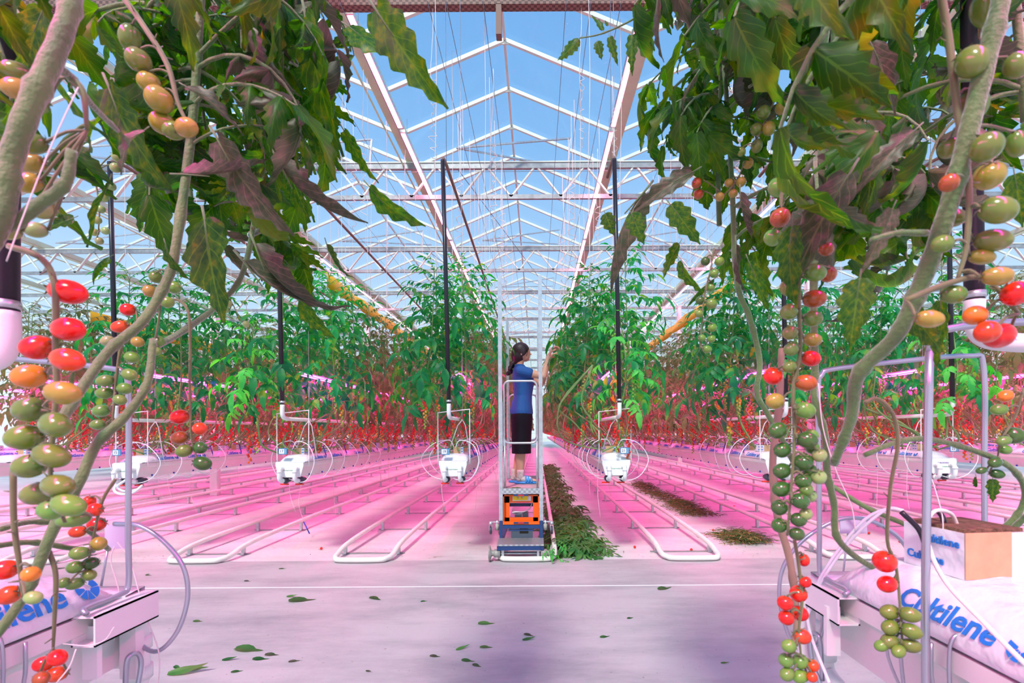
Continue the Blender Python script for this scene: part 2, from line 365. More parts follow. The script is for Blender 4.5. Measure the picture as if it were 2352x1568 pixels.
# wires strung along the greenhouse under the roof
wm = MB().tube([(0, 0, 0), (0, 50, 0)], .004, 4).mesh('crop_wire', M['wire'])
for i, x in enumerate([-5.8, -5.3, -4.2, -3.8, -2.7, -2.1, -1.15, -.95, -.55, .35, .62, .95, 1.15, 2.2, 2.7, 3.9, 4.2, 5.4, 5.9]):
    tag(put('crop_wire', wm, None, (x, 5.3, 5.90)), ORD[i if i < 9 else i-9]+(' thin crop wire from the left under the roof, left half' if i < 9 else ' thin crop wire from the middle under the roof, right half'), 'wire', 'crop wires under the roof')
tag(MB().tube([(-12, 9.0, 6.0), (12, 9.0, 6.02)], .005, 4).build('cross_wire', M['wire']), 'thin cable crossing from side to side before the first white truss', 'wire')
# diagonal bracing cables seen through the roof
bc = 0
for (a, b) in (((-1.6, 9.9, 6.6), (1.0, 18.9, 6.0)), ((-3.2, 14.4, 6.6), (-.5, 22, 6.0))):
    tag(MB().tube([a, b], .008, 5).build('brace_cable', M['wire']), ['dark brace cable slanting right from the first white truss', 'dark brace cable slanting behind the second white truss'][bc], 'cable'); bc += 1

# ---------------------------------------------------------------- overhead LED fixtures
def led_line(x, z, ya, n, L=2.3):
    bodies = MB(); bodies.box(-.045, .045, 0, L-.05, 0, .05); bme = bodies.mesh('housing', M['galv'])
    em = MB(); em.box(-.036, .036, .03, L-.08, -.008, -.001); eme = em.mesh('light_strip', M['led_top'])
    dd = MB()
    for k in range(26):
        y = .07+k*(L-.2)/25; dd.box(-.02, .02, y-.02, y+.02, -.014, -.009)
    dme = dd.mesh('diode', M['led_dot'])
    return bme, eme, dme
bme, eme, dme = led_line(0, 0, 0, 0)
def led_row(x, z, y0, y1, lab, grp):
    y = y0; n = 0
    while y < y1:
        t = empty('led_grow_lamp', (x, y, z)); tag(t, '%s %s' % (ORD[n], lab), 'grow lamp', grp); n += 1
        put('housing', bme, t); put('light_strip', eme, t); put('diodes', dme, t)['kind'] = 'stuff'
        MB().tube([(0, .3, .05), (0, .3, .42)], .003, 4).build('hanger', M['wire'], t)
        y += 2.35
led_row(-2.22, 6.28, 5.9, 26, 'lamp from the path in the glowing overhead line left of the roof ridge', 'overhead grow lamps left of the ridge')
led_row(1.30, 6.28, 5.9, 26, 'lamp from the path in the glowing overhead line right of the roof ridge', 'overhead grow lamps right of the ridge')
led_row(-6.2, 6.28, 9.5, 26, 'lamp from the path in the overhead line over the left rows', 'overhead grow lamps over the left rows')
led_row(5.3, 6.28, 9.5, 26, 'lamp from the path in the overhead line over the right rows', 'overhead grow lamps over the right rows')
# lamps over the path and the near rows (they give the pink light on stems and concrete)
for x, y, wh in ((-2.22, .6, 'the left plants'), (-2.22, 3.2, 'the left half of the path'), (1.30, .6, 'the right plants'), (1.30, 3.2, 'the right half of the path')):
    t = empty('led_grow_lamp', (x, y, 6.28)); tag(t, 'overhead LED grow lamp high above '+wh, 'grow lamp')
    put('housing', bme, t); put('light_strip', eme, t)
# ---------------------------------------------------------------- leaves
def leaflet(mb, T, L, Wd, nt=4, na=1, curl=.6, fold=.35, saw=.25, nlobe=3, mi=0, rng=random, twist=0, ripple=0):
    """blade along +x, normal +z, in frame T. na = quads on each side of the midrib"""
    vs = []; uv = []
    x = z = 0.0; ang = 0.0; ph = rng.uniform(0, 6)
    for i in range(nt+1):
        t = i/nt
        w = Wd*.5*(math.sin(math.pi*min(1, (t*.96+.02))**.62)**.85)*(1-.35*t)
        if saw: w *= 1-saw*abs(((t*nlobe) % 1)-.15)*(1 if 0 < t < 1 else 0)
        tw = twist*t
        for j in range(-na, na+1):
            a = j/na; yy = w*a*math.cos(fold*1.1); zz = abs(a)*w*math.sin(fold)*(-1 if curl > 1.2 else 1)-(a*a)*w*.5*max(0, curl-.5)
            xo = saw*.35*Wd*abs(a)**2*(.5-((t*nlobe) % 1))*(1 if 0 < t < 1 else 0)
            if ripple: zz += ripple*Wd*math.sin(t*9+ph+a*3)*abs(a)
            y2 = yy*math.cos(tw)-zz*math.sin(tw); z2 = yy*math.sin(tw)+zz*math.cos(tw)
            vs.append(T @ V3(x-z2*math.sin(ang)+xo, y2, z+z2*math.cos(ang))); uv.append((a, t+.001))
        ds = L/nt; ang2 = -curl*((i+.5)/nt); x += ds*math.cos(ang2); z += ds*math.sin(ang2); ang = ang2
    k = 2*na+1
    fs = [(i*k+j, (i+1)*k+j, (i+1)*k+j+1, i*k+j+1) for i in range(nt) for j in range(2*na)]
    mb.add(vs, fs, mi, uv)

def compound(mb, T, L, npair=3, big=.42, droop=.9, nt=4, na=1, rng=random, lm=0, sm=1, thick=.0022, nside=3, curl=(.5, 1.3), saw=.25, nlobe=3, ripple=0, wr=.48, fold=.35):
    """a tomato leaf: arching rachis with paired leaflets and one at the tip"""
    pts = []; x = z = 0; n = 8; a0 = rng.uniform(.15, .5); side = rng.uniform(-.35, .35); y = 0
    dirs = []
    for i in range(n+1):
        pts.append(V3(x, y, z)); t = i/n; a = a0-droop*1.5*t; dirs.append(a)
        ds = L*.8/n; x += ds*math.cos(a); z += ds*math.sin(a); y += ds*side*t
    mb.tube([T @ p for p in pts], lerpl([thick, thick*.9, thick*.45], n+1), nside, sm, cap=False)
    def frame(i, yaw, roll, pitch=0):
        return T @ Matrix.Translation(pts[i]) @ Matrix.Rotation(-dirs[i], 4, 'Y') @ Matrix.Rotation(yaw, 4, 'Z') @ Matrix.Rotation(pitch, 4, 'Y') @ Matrix.Rotation(roll, 4, 'X')
    idx = [3, 5, 7] if npair == 3 else ([4, 7] if npair == 2 else [2, 4, 6, 7])
    for q, i in enumerate(idx):
        sc = (.6, .9, 1, .8)[q] if npair != 2 else (.75, 1)[q]
        for sgn in (-1, 1):
            l = L*big*sc*rng.uniform(.75, 1.05)
            leaflet(mb, frame(i, sgn*rng.uniform(.75, 1.15), sgn*rng.uniform(-.2, .5), rng.uniform(.1, .7)), l, l*wr*rng.uniform(.85, 1.15), nt, na, rng.uniform(*curl), fold, saw, nlobe, lm, rng, rng.uniform(-.3, .3), ripple)
    l = L*big*1.25; leaflet(mb, frame(n, rng.uniform(-.2, .2), rng.uniform(-.4, .4), rng.uniform(-.1, .5)), l, l*wr, nt, na, rng.uniform(*curl), fold, saw, nlobe, lm, rng, rng.uniform(-.3, .3), ripple)

# ---------------------------------------------------------------- row plants (one of each kind, then copies)
def stem_curve(rng, lean, H=1.92):
    b = rng.uniform(-.10, .10)
    return [V3(0, 0, .02), V3(lean*.5+b, -.10, .12), V3(lean*.9, rng.uniform(-.1, .1), .35), V3(lean*1.25, rng.uniform(-.05, .05), .75), V3(lean*1.1, 0, 1.2), V3(lean*.9, 0, H)]

def cluster_mesh(name, cols, n=14, r=.0135, length=.34, rng=random):
    mb = MB(); L = length
    top = [V3(0, 0, 0), V3(.05, 0, .012), V3(.085, 0, -.03), V3(.09, 0, -L*.5), V3(.088, 0, -L)]
    sp = smoothpts(top, 4); mb.tube(sp, lerpl([.0028, .0022, .0012], len(sp)), 4, 0)
    for i in range(n):
        t = (i+.5)/n; z = -.05-(L-.05)*t; s = 1 if i % 2 else -1
        rr = r*(1.1-.35*t); c = V3(.088+rng.uniform(-.006, .006), s*rr*1.02, z) if i % 4 < 2 else V3(.088+s*rr*1.0, rng.uniform(-.008, .008), z)
        mb.ball(c, (rr, rr, rr*1.06), 8, cols[min(int(t*len(cols)), len(cols)-1)]+1)
    return mb.mesh(name, [M['truss'], M['t_red'], M['t_or'], M['t_ye'], M['t_gr']])
rg = random.Random(3)
CL = {'green': [cluster_mesh('fruit_cluster', (3, 3), 16, .012, .36, rg), cluster_mesh('fruit_cluster', (3,), 12, .0125, .26, rg)],
      'mixed': [cluster_mesh('fruit_cluster', (0, 1, 2, 3, 3), 16, .014, .36, rg), cluster_mesh('fruit_cluster', (1, 2, 3, 3), 14, .014, .30, rg), cluster_mesh('fruit_cluster', (0, 0, 1, 3), 12, .014, .28, rg)],
      'red': [cluster_mesh('fruit_cluster', (0, 0, 0, 1), 12, .0145, .28, rg), cluster_mesh('fruit_cluster', (0,), 7, .015, .18, rg), cluster_mesh('fruit_cluster', (0, 0, 2, 3), 14, .014, .33, rg)]}

PM = []   # (stem mesh, foliage mesh, lean)
def plant_meshes(seed, lean, leafm, H=1.92, nl=24, nt=3, na=1, L0=.44, azf=None, saw=.25, nlobe=3, zlow=.55):
    rng = random.Random(seed); cv = smoothpts(stem_curve(rng, lean, H), 6)
    sm = MB(); sm.tube(cv, lerpl([.0085, .009, .008, .007, .004], len(cv)), 6)
    for q in range(3):
        dx = rng.uniform(-.3, .3); sm.tube(smoothpts([V3(rng.uniform(-.1, .1), 0, .04), V3(dx, .25, .10+.1*q), V3(dx*1.2, .5, .22+.1*q), V3(dx*.7, .62, .5), V3(lean, .66, .8)], 4), .0075, 5)
    def at(z):
        for i in range(len(cv)-1, 0, -1):
            if cv[i-1].z <= z <= cv[i].z: return cv[i-1].lerp(cv[i], (z-cv[i-1].z)/max(1e-5, cv[i].z-cv[i-1].z))
        return cv[-1]
    fm = MB(); az = rng.uniform(0, 6)
    for k in range(nl):
        t = k/(nl-1); z = zlow+(H-.04-zlow)*t**.9; az += 2.39+rng.uniform(-.5, .5)
        L = L0*(1.0-.55*t**3)*rng.uniform(.8, 1.15)
        T = Matrix.Translation(at(z)) @ Matrix.Rotation(az, 4, 'Z') @ Matrix.Rotation(-(.1+.75*t**4), 4, 'Y')
        compound(fm, T, L, 4, .29, .55+.4*(1-t), nt, na, rng, 0, 1, .0028, 3, curl=(.3, 1.0), saw=saw, nlobe=nlobe)
    # clusters' places
    cl = []
    for k in range(7):
        z = (.22, .34, .44, .60, .76, .95, 1.2)[k]+rng.uniform(-.06, .06); kind = ('red', 'mixed', 'red', 'mixed', 'green', 'green', 'green')[k]
        cl.append((at(z), rng.uniform(0, 6.28), CL[kind][rng.randrange(len(CL[kind]))]))
    return sm.mesh('stem', M['stem_far']), fm.mesh('foliage', [leafm, M['stem_far']]), cl

far_v = [plant_meshes(10+i, (-.20, .20)[i % 2], M['leaf_led_tint'], 1.9+.1*((i*7) % 3-1), 40, 3, 1, .50, zlow=.42) for i in range(8)]
front_v = [plant_meshes(40+i, (-.20, .20)[i % 2], M['leaf_sky_tint'], 1.98+.14*(i % 2), 46, 6, 1, .54, saw=.6) for i in range(4)]
new_v = [plant_meshes(60, -.20, M['leaf_new'], 1.35, 18, 6, 1, .48, saw=.45, zlow=.45)]

def place_plant(v, x, y, rz, lab, grp, z=1.02, sc=1, drop=()):
    sm, fm, cl = v
    t = empty('tomato_plant', (x, y, z), rz); t.scale = (sc, sc, sc); tag(t, lab, 'tomato plant', grp)
    put('stem', sm, t); put('foliage', fm, t)
    for k, (p, a, me) in enumerate(cl):
        if k in drop: continue
        put('fruit_cluster', me, t, p, (0, 0, a))
    return t

ROWS = [-.82+1.6*k for k in range(-9, 11)]
def rowname(x):
    return {-4.02: 'row left of sign 17', -2.42: 'row with sign 17', -.82: 'row with sign 19', .78: 'row with sign 21', 2.38: 'row right of sign 21', 3.98: 'second row beyond sign 21'}.get(round(x, 2))
rp_ = random.Random(11)
frontlab = {-4.02: 'front tomato plant of the row left of sign 17',
            -2.42: 'front tomato plant of the row with sign 17',
            -.82: 'front tomato plant over sign 19, left of the trolley',
            .78: 'front tomato plant over sign 21, right of the trolley',
            2.38: 'front tomato plant of the row right of sign 21',
            3.98: 'front tomato plant of the second row beyond sign 21'}
count = 0; stuff = []
sidew = lambda x: 'left' if x < 0 else 'right'
for x in ROWS:
    r = rowname(x); ax = abs(x)
    ys = 5.0 if ax < 4.5 else max(5.2, ax*1.0)
    ye = (17 if ax < 1 else 13 if ax < 4.5 else 12.5 if ax < 6 else 13)
    y = ys; k = 0
    while y < 46:
        s = 1 if k % 2 else -1
        if abs(x-5.52) < .3 and abs(y-9.9) < .35: y += .33; k += 1; continue
        if y < ye and ax < 9.5:
            front = k < 2 and r
            v = (front_v[(k+(0 if x < 0 else 1)) % 4] if front else far_v[rp_.randrange(4)*2+(k % 2)])
            if k in (2, 3, 4) and r: v = front_v[k % 4]
            nm = r or {-5.62: 'third', -7.22: 'fourth', -8.82: 'fifth', 5.58: 'third', 7.18: 'fourth', 8.78: 'fifth'}.get(round(x, 2), 'outer')
            lab = (frontlab[round(x, 2)]+(', left one' if k == 0 else ', right one')) if front else \
                ((('%s tomato plant from the path in the %s' % (ORD[k], r)) if k < 9 else 'tomato plant deep in the %s' % r) if r else 'tomato plant in the %s row on the far %s side' % (nm, sidew(x)))
            place_plant(v, x+rp_.uniform(-.03, .03)-(.13 if abs(x+.82) < .01 and 5.2 < y < 6.8 else .04 if abs(x+.82) < .01 and y < 5.2 else 0), y, rp_.uniform(-.5, .5), lab, None if front else 'tomato plants in the %s' % (r or nm+' row '+sidew(x)), sc=rp_.uniform(.93, 1.05), drop=() if y < 9 else (rp_.randrange(5),))
            count += 1; y += .33
        else:
            stuff.append((x, y, s)); y += .38
        k += 1
place_plant(new_v[0], .66, 4.93, 2.6, 'short bright green young tomato plant hanging before the row with sign 21', None, drop=(3, 5))
place_plant(new_v[0], -2.62, 4.98, .4, 'short bright green young tomato plant before the row with sign 17', None, drop=(2, 4))
place_plant(new_v[0], 4.05, 4.95, 1.4, 'short bright green young tomato plant before the second row beyond sign 21', None, drop=(1, 4))
print('plants', count, 'stuff', len(stuff))
# beyond the counted plants the rows merge into one green mass
sb = MB(); lowv = []
for q in range(4):
    rng = random.Random(90+q); m = MB(); az = 0
    for k in range(22):
        t = k/21; z = .5+1.4*t; az += 2.4+rng.uniform(-.4, .4); L = .44*(1-.5*t**3)
        T = Matrix.Translation((.15*(1 if q % 2 else -1), 0, z)) @ Matrix.Rotation(az, 4, 'Z')
        for c in range(5):
            a = rng.uniform(-.9, .9); l = L*rng.uniform(.4, .6)
            leaflet(m, T @ Matrix.Translation((L*(.3+.16*c), 0, -.04*c)) @ Matrix.Rotation(a, 4, 'Z') @ Matrix.Rotation(.3+.1*c, 4, 'Y'), l, l*.5, 1 if False else 2, 1, .8, .3, 0, 3, 0, rng)
    m.tube([(0, 0, 0), (.12*(1 if q % 2 else -1), 0, .6), (.15*(1 if q % 2 else -1), 0, 1.9)], .008, 3, 1)
    for c in range(7):
        a = rng.uniform(0, 6.28); zz = rng.uniform(.15, .7)
        for b in range(6): m.ball(V3(.12*math.cos(a)+rng.uniform(-.015, .015), .12*math.sin(a)+rng.uniform(-.015, .015), zz-.035*b), .015, 5, 2 if zz < .42 else 3)
    lowv.append(m)
for (x, y, s) in stuff:
    m = lowv[rp_.randrange(2)*2+(1 if s > 0 else 0)]; b = len(sb.v); a = rp_.uniform(-.6, .6); ca, sa = math.cos(a), math.sin(a); sc = rp_.uniform(.92, 1.05)
    sb.v.extend([(x+(p[0]*ca-p[1]*sa)*sc, y+(p[0]*sa+p[1]*ca)*sc, 1.02+p[2]*sc) for p in m.v]); sb.uv.extend([(0, 0)]*len(m.v))
    sb.f.extend([tuple(b+i for i in f) for f in m.f]); sb.m.extend(m.m); sb.sm.extend(m.sm)
tag(sb.build('tomato_canopy', [M['leaf_led_tint'], M['stem_far'], M['t_red'], M['t_gr']]), 'mass of tomato plants filling the far ends of all the rows', 'tomato plants', kind='stuff')
del sb, stuff

# ---------------------------------------------------------------- interlighting between the plants
il = MB(); il.box(-.016, .016, 0, 2.3, -.018, .018); il_h = il.mesh('housing', M['white'])
il = MB(); il.box(-.019, -.0165, .04, 2.26, -.007, .003); il.box(.0165, .019, .04, 2.26, -.007, .003); il.box(-.014, .014, .04, 2.26, -.021, -.0185); il_e = il.mesh('light_strip', M['led_in'])
for x in ROWS:
    if abs(x) > 11: continue
    y = 5.05 if abs(x) < 4.5 else 5.3
    r = rowname(x); n = 0
    while y < (36 if abs(x) < 3 else 22):
        t = empty('led_interlight', (x, y, 1.86)); nm = r if r else 'the outer rows on the %s' % sidew(x)
        tag(t, (('%s magenta LED bar from the path in the ' % ORD[n]) if r else 'magenta LED bar deep in ')+nm, 'grow lamp', 'magenta LED bars in '+nm)
        put('housing', il_h, t); put('light_strip', il_e, t)
        y += 2.45; n += 1
# ---------------------------------------------------------------- growing gutters, bags, cubes, tubes, rails
def text(body, size, m, parent, loc, rot, name='lettering', bold=.004, shear=0, extr=.0006, spacing=1, cache={}):
    key = (body, size, m.name, bold, shear)
    if key not in cache:
        c = bpy.data.curves.new('lettering', 'FONT'); c.body = body; c.size = size; c.offset = bold*size; c.shear = shear; c.extrude = extr
        c.align_x = 'CENTER'; c.align_y = 'CENTER'; c.resolution_u = 3; c.space_character = spacing; c.materials.append(m)
        o = bpy.data.objects.new('lettering', c); C.objects.link(o); bpy.context.view_layer.update()
        me = bpy.data.meshes.new_from_object(o.evaluated_get(bpy.context.evaluated_depsgraph_get())); me.name = 'lettering'
        bpy.data.objects.remove(o); bpy.data.curves.remove(c); cache[key] = me
    return put(name, cache[key], parent, loc, rot)

def gutter_meshes(L):
    ch = MB()
    po = [(-.135, .0), (-.135, -.03), (-.112, -.045), (-.100, -.135), (-.05, -.145), (.05, -.145), (.100, -.135), (.112, -.045), (.135, -.03), (.135, .0), (.125, 0), (.09, -.05), (-.09, -.05), (-.125, 0)]
    ch.prism(po, 0, L)
    ca = MB(); ca.prism([(-.136, .002), (-.136, -.03), (-.105, -.14), (.105, -.14), (.136, -.03), (.136, .002)], -.012, .0)
    el = MB(); el.tube(smoothpts([(0, .0, 0), (0, -.03, 0), (0, -.05, -.03), (0, -.05, -.085), (.0, -.03, -.115), (0, .03, -.12)], 4), .019, 10); el.tube([(0, -.05, -.02), (0, -.05, -.04)], .023, 10); el.tube([(0, -.01, -.12), (0, .012, -.12)], .024, 10); el.tube([(0, -.008, 0), (0, 0, 0)], .026, 12)
    va = MB(); va.tube([(0, .03, -.12), (0, .15, -.12)], .024, 12); va.tube([(0, .06, -.12), (0, .10, -.12)], .034, 12); va.tube([(0, .09, -.12), (0, .09, -.155)], .010, 8)
    ha = MB(); ha.box(-.055, .02, .075, .10, -.170, -.157)
    dn = MB()
    k = 0
    while k*.30 < L-.2:
        for s in (-1, 1): dn.ball((s*.104, .18+k*.30, -.128), (.011, .011, .010), 6)
        k += 1
    return [ch.mesh('channel', M['gutterm']), ca.mesh('end_cap', M['white']), el.mesh('drain_elbow', M['white']), va.mesh('valve', M['darkgrey']), ha.mesh('handle', M['redp']), dn.mesh('drip_nubs', M['blueclip'])]
GM = gutter_meshes(26); GMn = gutter_meshes(2.6)
GTOP = .955
def gutter(x, y, rz, gm, lab, valves=True):
    t = empty('growing_gutter', (x, y, GTOP), rz); tag(t, lab, 'gutter')
    put('channel', gm[0], t); put('end_cap', gm[1], t)
    for s in (-1, 1):
        put('drain_elbow', gm[2], t, (s*.075, -.012, -.055))
        v = put('valve', gm[3], t, (s*.075, -.012, -.055)); put('handle', gm[4], v)
    put('drip_nubs', gm[5], t)['kind'] = 'stuff'
    return t

def bag_mesh(L=1.0):
    rng = random.Random(5); mb = MB(); n = 24
    prof = [(-.135, 0.002), (-.138, .012), (-.132, .030), (-.118, .052), (-.085, .072), (0, .078), (.085, .072), (.118, .052), (.132, .030), (.138, .012), (.135, .002)]
    vs = []
    for i in range(n+1):
        t = i/n; y = L*t; e = min(t, 1-t)/.09; q = min(1, e)**.6; hz = .12+.88*q
        for j, (px_, pz) in enumerate(prof): vs.append(V3(px_*(1-.02*(1-q)), y, max(.003, pz*hz+(rng.uniform(-.0025, .0025) if 0 < i < n and pz > .03 else 0))))
    k = len(prof); fs = [(i*k+j, i*k+j+1, (i+1)*k+j+1, (i+1)*k+j) for i in range(n) for j in range(k-1)]
    mb.add(vs, fs)
    # welded fin at both ends
    for y0, y1 in ((-.045, 0), (L, L+.045)): mb.add([V3(-.14, y0, .006), V3(.14, y0, .006), V3(.14, y1, .010), V3(-.14, y1, .010), V3(-.14, y0, .001), V3(.14, y0, .001), V3(.14, y1, .001), V3(-.14, y1, .001)], [(0, 1, 2, 3), (7, 6, 5, 4), (0, 4, 5, 1), (2, 6, 7, 3)])
    return mb.mesh('grow_bag', M['foil'])
BAG = bag_mesh()
lg = MB()   # the leaf-in-a-circle mark after the word
for a0, a1, r0 in ((-3.5, -2.75, .006), (-2.65, -2.05, .004), (-1.95, -1.35, .004), (-1.25, -.1, .006), (-.05, .9, .009)):
    n_ = 5; lg.add([V3(rr_*math.cos(a0+(a1-a0)*i/n_), rr_*math.sin(a0+(a1-a0)*i/n_), .0006) for rr_ in (r0, .024) for i in range(n_+1)], [(i, i+n_+1, i+n_+2, i+1) for i in range(n_)], smooth=False)
LOGO = lg.mesh('logo', M['blue'])
def bag(x, y, z, lab, grp=None, sides=(1, -1), big=1, rz=0, at=None):
    t = put('grow_bag', BAG, None, (x, y, z), (0, 0, rz)); tag(t, lab, 'grow bag', grp)
    for s in sides:
        # writing runs along the sloping flank of the bag
        r = (R(58), 0, R(90*s))
        for yy in ((.28, .72) if at is None else (at,)):
            text('Cultilene', .062*big, M['blue'], t, (s*.1275, yy, .0395), r, bold=.022, shear=.12)
            put('logo', LOGO, t, (s*.1285, yy+s*.160*big, .0395), r, scale=big)
    return t
cu = MB(); cu.box(-.05, .05, -.05, .05, 0, .065)
CUBE = cu.mesh('substrate_cube', M['foil']); cu = MB(); cu.box(-.046, .046, -.046, .046, .060, .070); CTOP = cu.mesh('substrate', M['wool'])
cu = MB(); cu.box(-.05, .022, -.0515, -.0495, .001, .066); CARD = cu.mesh('card_band', M['kraft'])
cu = MB()
for s in (-1, 1):
    for zz in (.018, .046):
        for yy in (-.025, .012): cu.box(s*.0505-.0006, s*.0505+.0006, yy-.010, yy+.014, zz-.004, zz+.004)
        cu.box(.026, .046, s*.0505-.0006, s*.0505+.0006, zz-.004, zz+.004)
PRN = cu.mesh('blue_print', M['blue'])
def cube(x, y, z, rz, lab, grp=None, sc=1):
    t = put('substrate_cube', CUBE, None, (x, y, z), (0, 0, rz), sc); tag(t, lab, 'substrate cube', grp)
    put('substrate', CTOP, t); put('card_band', CARD, t)
    if sc != 1.08: put('blue_print', PRN, t)
    return t

def hose_loop(x, y, s, rad, z0, z1, rng):
    """a thin tube leaving the bag top, bowing out past the gutter's side and coming back under it"""
    pts = [(x+s*.03, y, 1.10), (x+s*.08, y-.02, 1.17), (x+s*(.16+rad*.3), y-.04, z1), (x+s*(.15+rad), y-.05, (z0+z1)/2), (x+s*(.14+rad*.6), y-.04, z0+.02), (x+s*.12, y-.02, z0-.02), (x+s*.08, y, z0+.03)]
    return MB().tube(smoothpts(pts, 6), .0028, 5)

FR = [(-4.02, '15'), (-2.42, '17'), (-.82, '19'), (.78, '21'), (2.38, '23'), (3.98, '25')]
YG = 4.82
gl_lab = {'15': 'white growing gutter with the clear drain hose, left of the gutter signed 17', '17': 'white growing gutter under the blue sign 17', '19': 'white growing gutter under the blue sign 19, left of the trolley',
          '21': 'white growing gutter under the blue sign 21, right of the trolley', '23': 'cream-lit growing gutter next right from sign 21', '25': 'growing gutter with a purple stamp on its end cap, second right of sign 21'}
rr = random.Random(21)
for x, num in FR:
    g_ = gutter(x, YG, 0, GM, gl_lab[num])
    text('METAZET FORMFLEX', .0125, mat('green_print_'+num, (.25, .55, .35), .5), g_, (0, -.0135, -.075), (R(90), 0, 0))
    if num == '25': text('EUROPARD', .022, mat('purple_print', (.30, .18, .42), .5), g_, (.0, -.0135, -.038), (R(90), 0, 0))
    own = 'row with sign '+num if num in ('17', '19', '21') else {'15': 'row left of sign 17', '23': 'row right of sign 21', '25': 'second row beyond sign 21'}[num]
    for k in range(13):
        y = YG+.05+k*1.14
        nm = ('front grow bag with blue lettering on the %s' if k == 0 else 'second grow bag from the front on the %s' if k == 1 else ORD[k]+' grow bag from the front on the %s') % own
        bag(x, y, GTOP, nm, 'white grow bags on the gutter of the '+own, sides=(1,) if x < 0 else (-1,))
        for q in range(2 if k < 8 else 1):
            cube(x+rr.uniform(-.03, .03), y+(.18, .66)[q]+rr.uniform(-.04, .04), GTOP+.074, rr.uniform(-.5, .5),
                 ('printed tan-banded substrate cube at the very front of the %s' if k == 0 and q == 0 else ORD[2*k+q if 2*k+q < 16 else 15]+' substrate cube from the path on the %s') % own, 'substrate cubes in the '+own)
    # numbered sign
    if num != '23':
        dx, dz = {'17': (-.07, .112), '19': (-.075, .10), '21': (.085, .10), '15': (-.1, .11), '25': (.12, .10)}[num]
        s_ = empty('row_sign', (x+dx, YG+.0, GTOP+dz), R(-3)); tag(s_, {'17': 'small blue row sign reading 17', '19': 'small blue row sign reading 19', '21': 'small blue row sign reading 21', '15': 'small blue row sign reading 15 in the row at the left', '25': 'small blue row sign reading 25 in the row at the right'}[num], 'sign')
        MB().box(-.042, .042, -.002, .002, -.03, .03).build('sign_plate', mat('sign_blue_'+num, (.03, .26, .50), .5), s_)
        MB().box(-.036, .016, -.004, -.002, -.023, .023).build('number_field', M['white'], s_)
        text(num, .036, mat('ink_'+num, (.03, .03, .2), .5), s_, (-.010, -.0048, 0), (R(90), 0, 0), name='number')
        for q, (c, zz) in enumerate((('TO', .013), ('FO', -.004), ('22', -.018))): text(c, .013, M['white'], s_, (.029, -.0028, zz), (R(90), 0, 0), name='small_print')
        MB().tube([(0, .002, -.03), (0, .012, -.05)], .002, 5).build('clip', M['white'], s_)
    # hoop of bent rod carrying the stems
    hb = MB(); hw = .158
    hb.tube(smoothpts([(-hw, 0, -.03), (-hw, 0, .20), (-hw, 0, .46), (-hw+.012, 0, .485), (0, 0, .50), (hw-.012, 0, .515), (hw, 0, .49), (hw, 0, .2), (hw, 0, -.03)], 3), .0048, 6)
    tag(hb.build('stem_hoop', M['white'], None, (x, YG+.06, GTOP)), 'white rod hoop over the front of the gutter in the '+own, 'support hoop')
    # hanger: wire with turnbuckle and splayed legs
    h = empty('gutter_hanger', (x+.05, YG+.30, GTOP)); tag(h, 'thin turnbuckle hanger with splayed legs at the '+own, 'hanger')
    MB().tube([(0, 0, .42), (0, 0, 5.1)], .003, 5).build('wire', M['galv'], h)
    MB().tube([(0, 0, .66), (.006, 0, .67), (.007, 0, .76), (0, 0, .77), (-.007, 0, .76), (-.006, 0, .67)], .0035, 5, closed=True).build('turnbuckle', M['galv'], h)
    a = MB()
    a.tube([(-.175, 0, 0), (-.05, 0, .36), (0, 0, .42)], .0052, 6); a.tube([(.085, 0, 0), (.03, 0, .36), (0, 0, .42)], .0052, 6); a.build('leg_rod', M['white'], h)
    # riser: black hose down to a white elbow, pipe along the row
    rs = empty('heating_riser', (x+(-.02 if x < 0 else .02), 4.72, 0)); tag(rs, 'black hose and white pipe elbow at the front of the '+own, 'heating pipe')
    lean = .045 if x < 0 else .035
    MB().tube([(-lean, .0, 3.86), (-lean*.5, 0, 2.8), (0, 0, 1.52)], .021, 10).build('hose', M['black'], rs)
    MB().tube([(0, 0, 1.535), (0, 0, 1.555)], .024, 10).build('hose_clamp', M['galv'], rs)
    MB().tube(smoothpts([(0, 0, 1.52), (0, 0, 1.43), (0, .03, 1.395), (0, .10, 1.385)], 4), .0205, 10).build('elbow', M['white'], rs)
    MB().tube([(0, .10, 1.385), (0, 24, 1.385)], .019, 8).build('grow_pipe', M['pipe'], rs)
    MB().tube([(-lean, -.01, 3.84), (-lean, .05, 3.90), (-lean, .2, 3.92), (-lean, 22 if x < 0 else .45, 3.92)], .017, 8).build('overhead_pipe', M['brownsteel'], rs)
    MB().tube([(-lean, .2, 3.92), (-lean, .2, 5.98)], .0025, 4).build('suspension', M['wire'], rs)
    # white drip tubes looping round the gutter
    for k in range(11 if num in ('17', '19', '21', '23') else 7):
        s = (1, -1)[k % 2]; yy = YG+.02+.17*k; rad = rr.uniform(.06, .21)
        o = hose_loop(0, 0, s, rad, -.17, .20+rr.uniform(-.04, .06), rr)
        o = MB().tube(smoothpts([(s*.02, 0, .14), (s*.07, -.02, .21), (s*(.16+rad*.35), -.05, .17), (s*(.15+rad), -.06, .02), (s*(.13+rad*.7), -.05, -.13), (s*.12, -.03, -.19), (-s*.02, .0, -.16)], 6), .0040, 5)
        tag(o.build('drip_tube', M['tubew'], None, (x, yy, GTOP)), '%s drip tube looping %s of the gutter, %s' % (ORD[k//2], 'left' if s < 0 else 'right', own), 'drip tube', 'drip tubes %s in the %s' % ('left' if s < 0 else 'right', own))
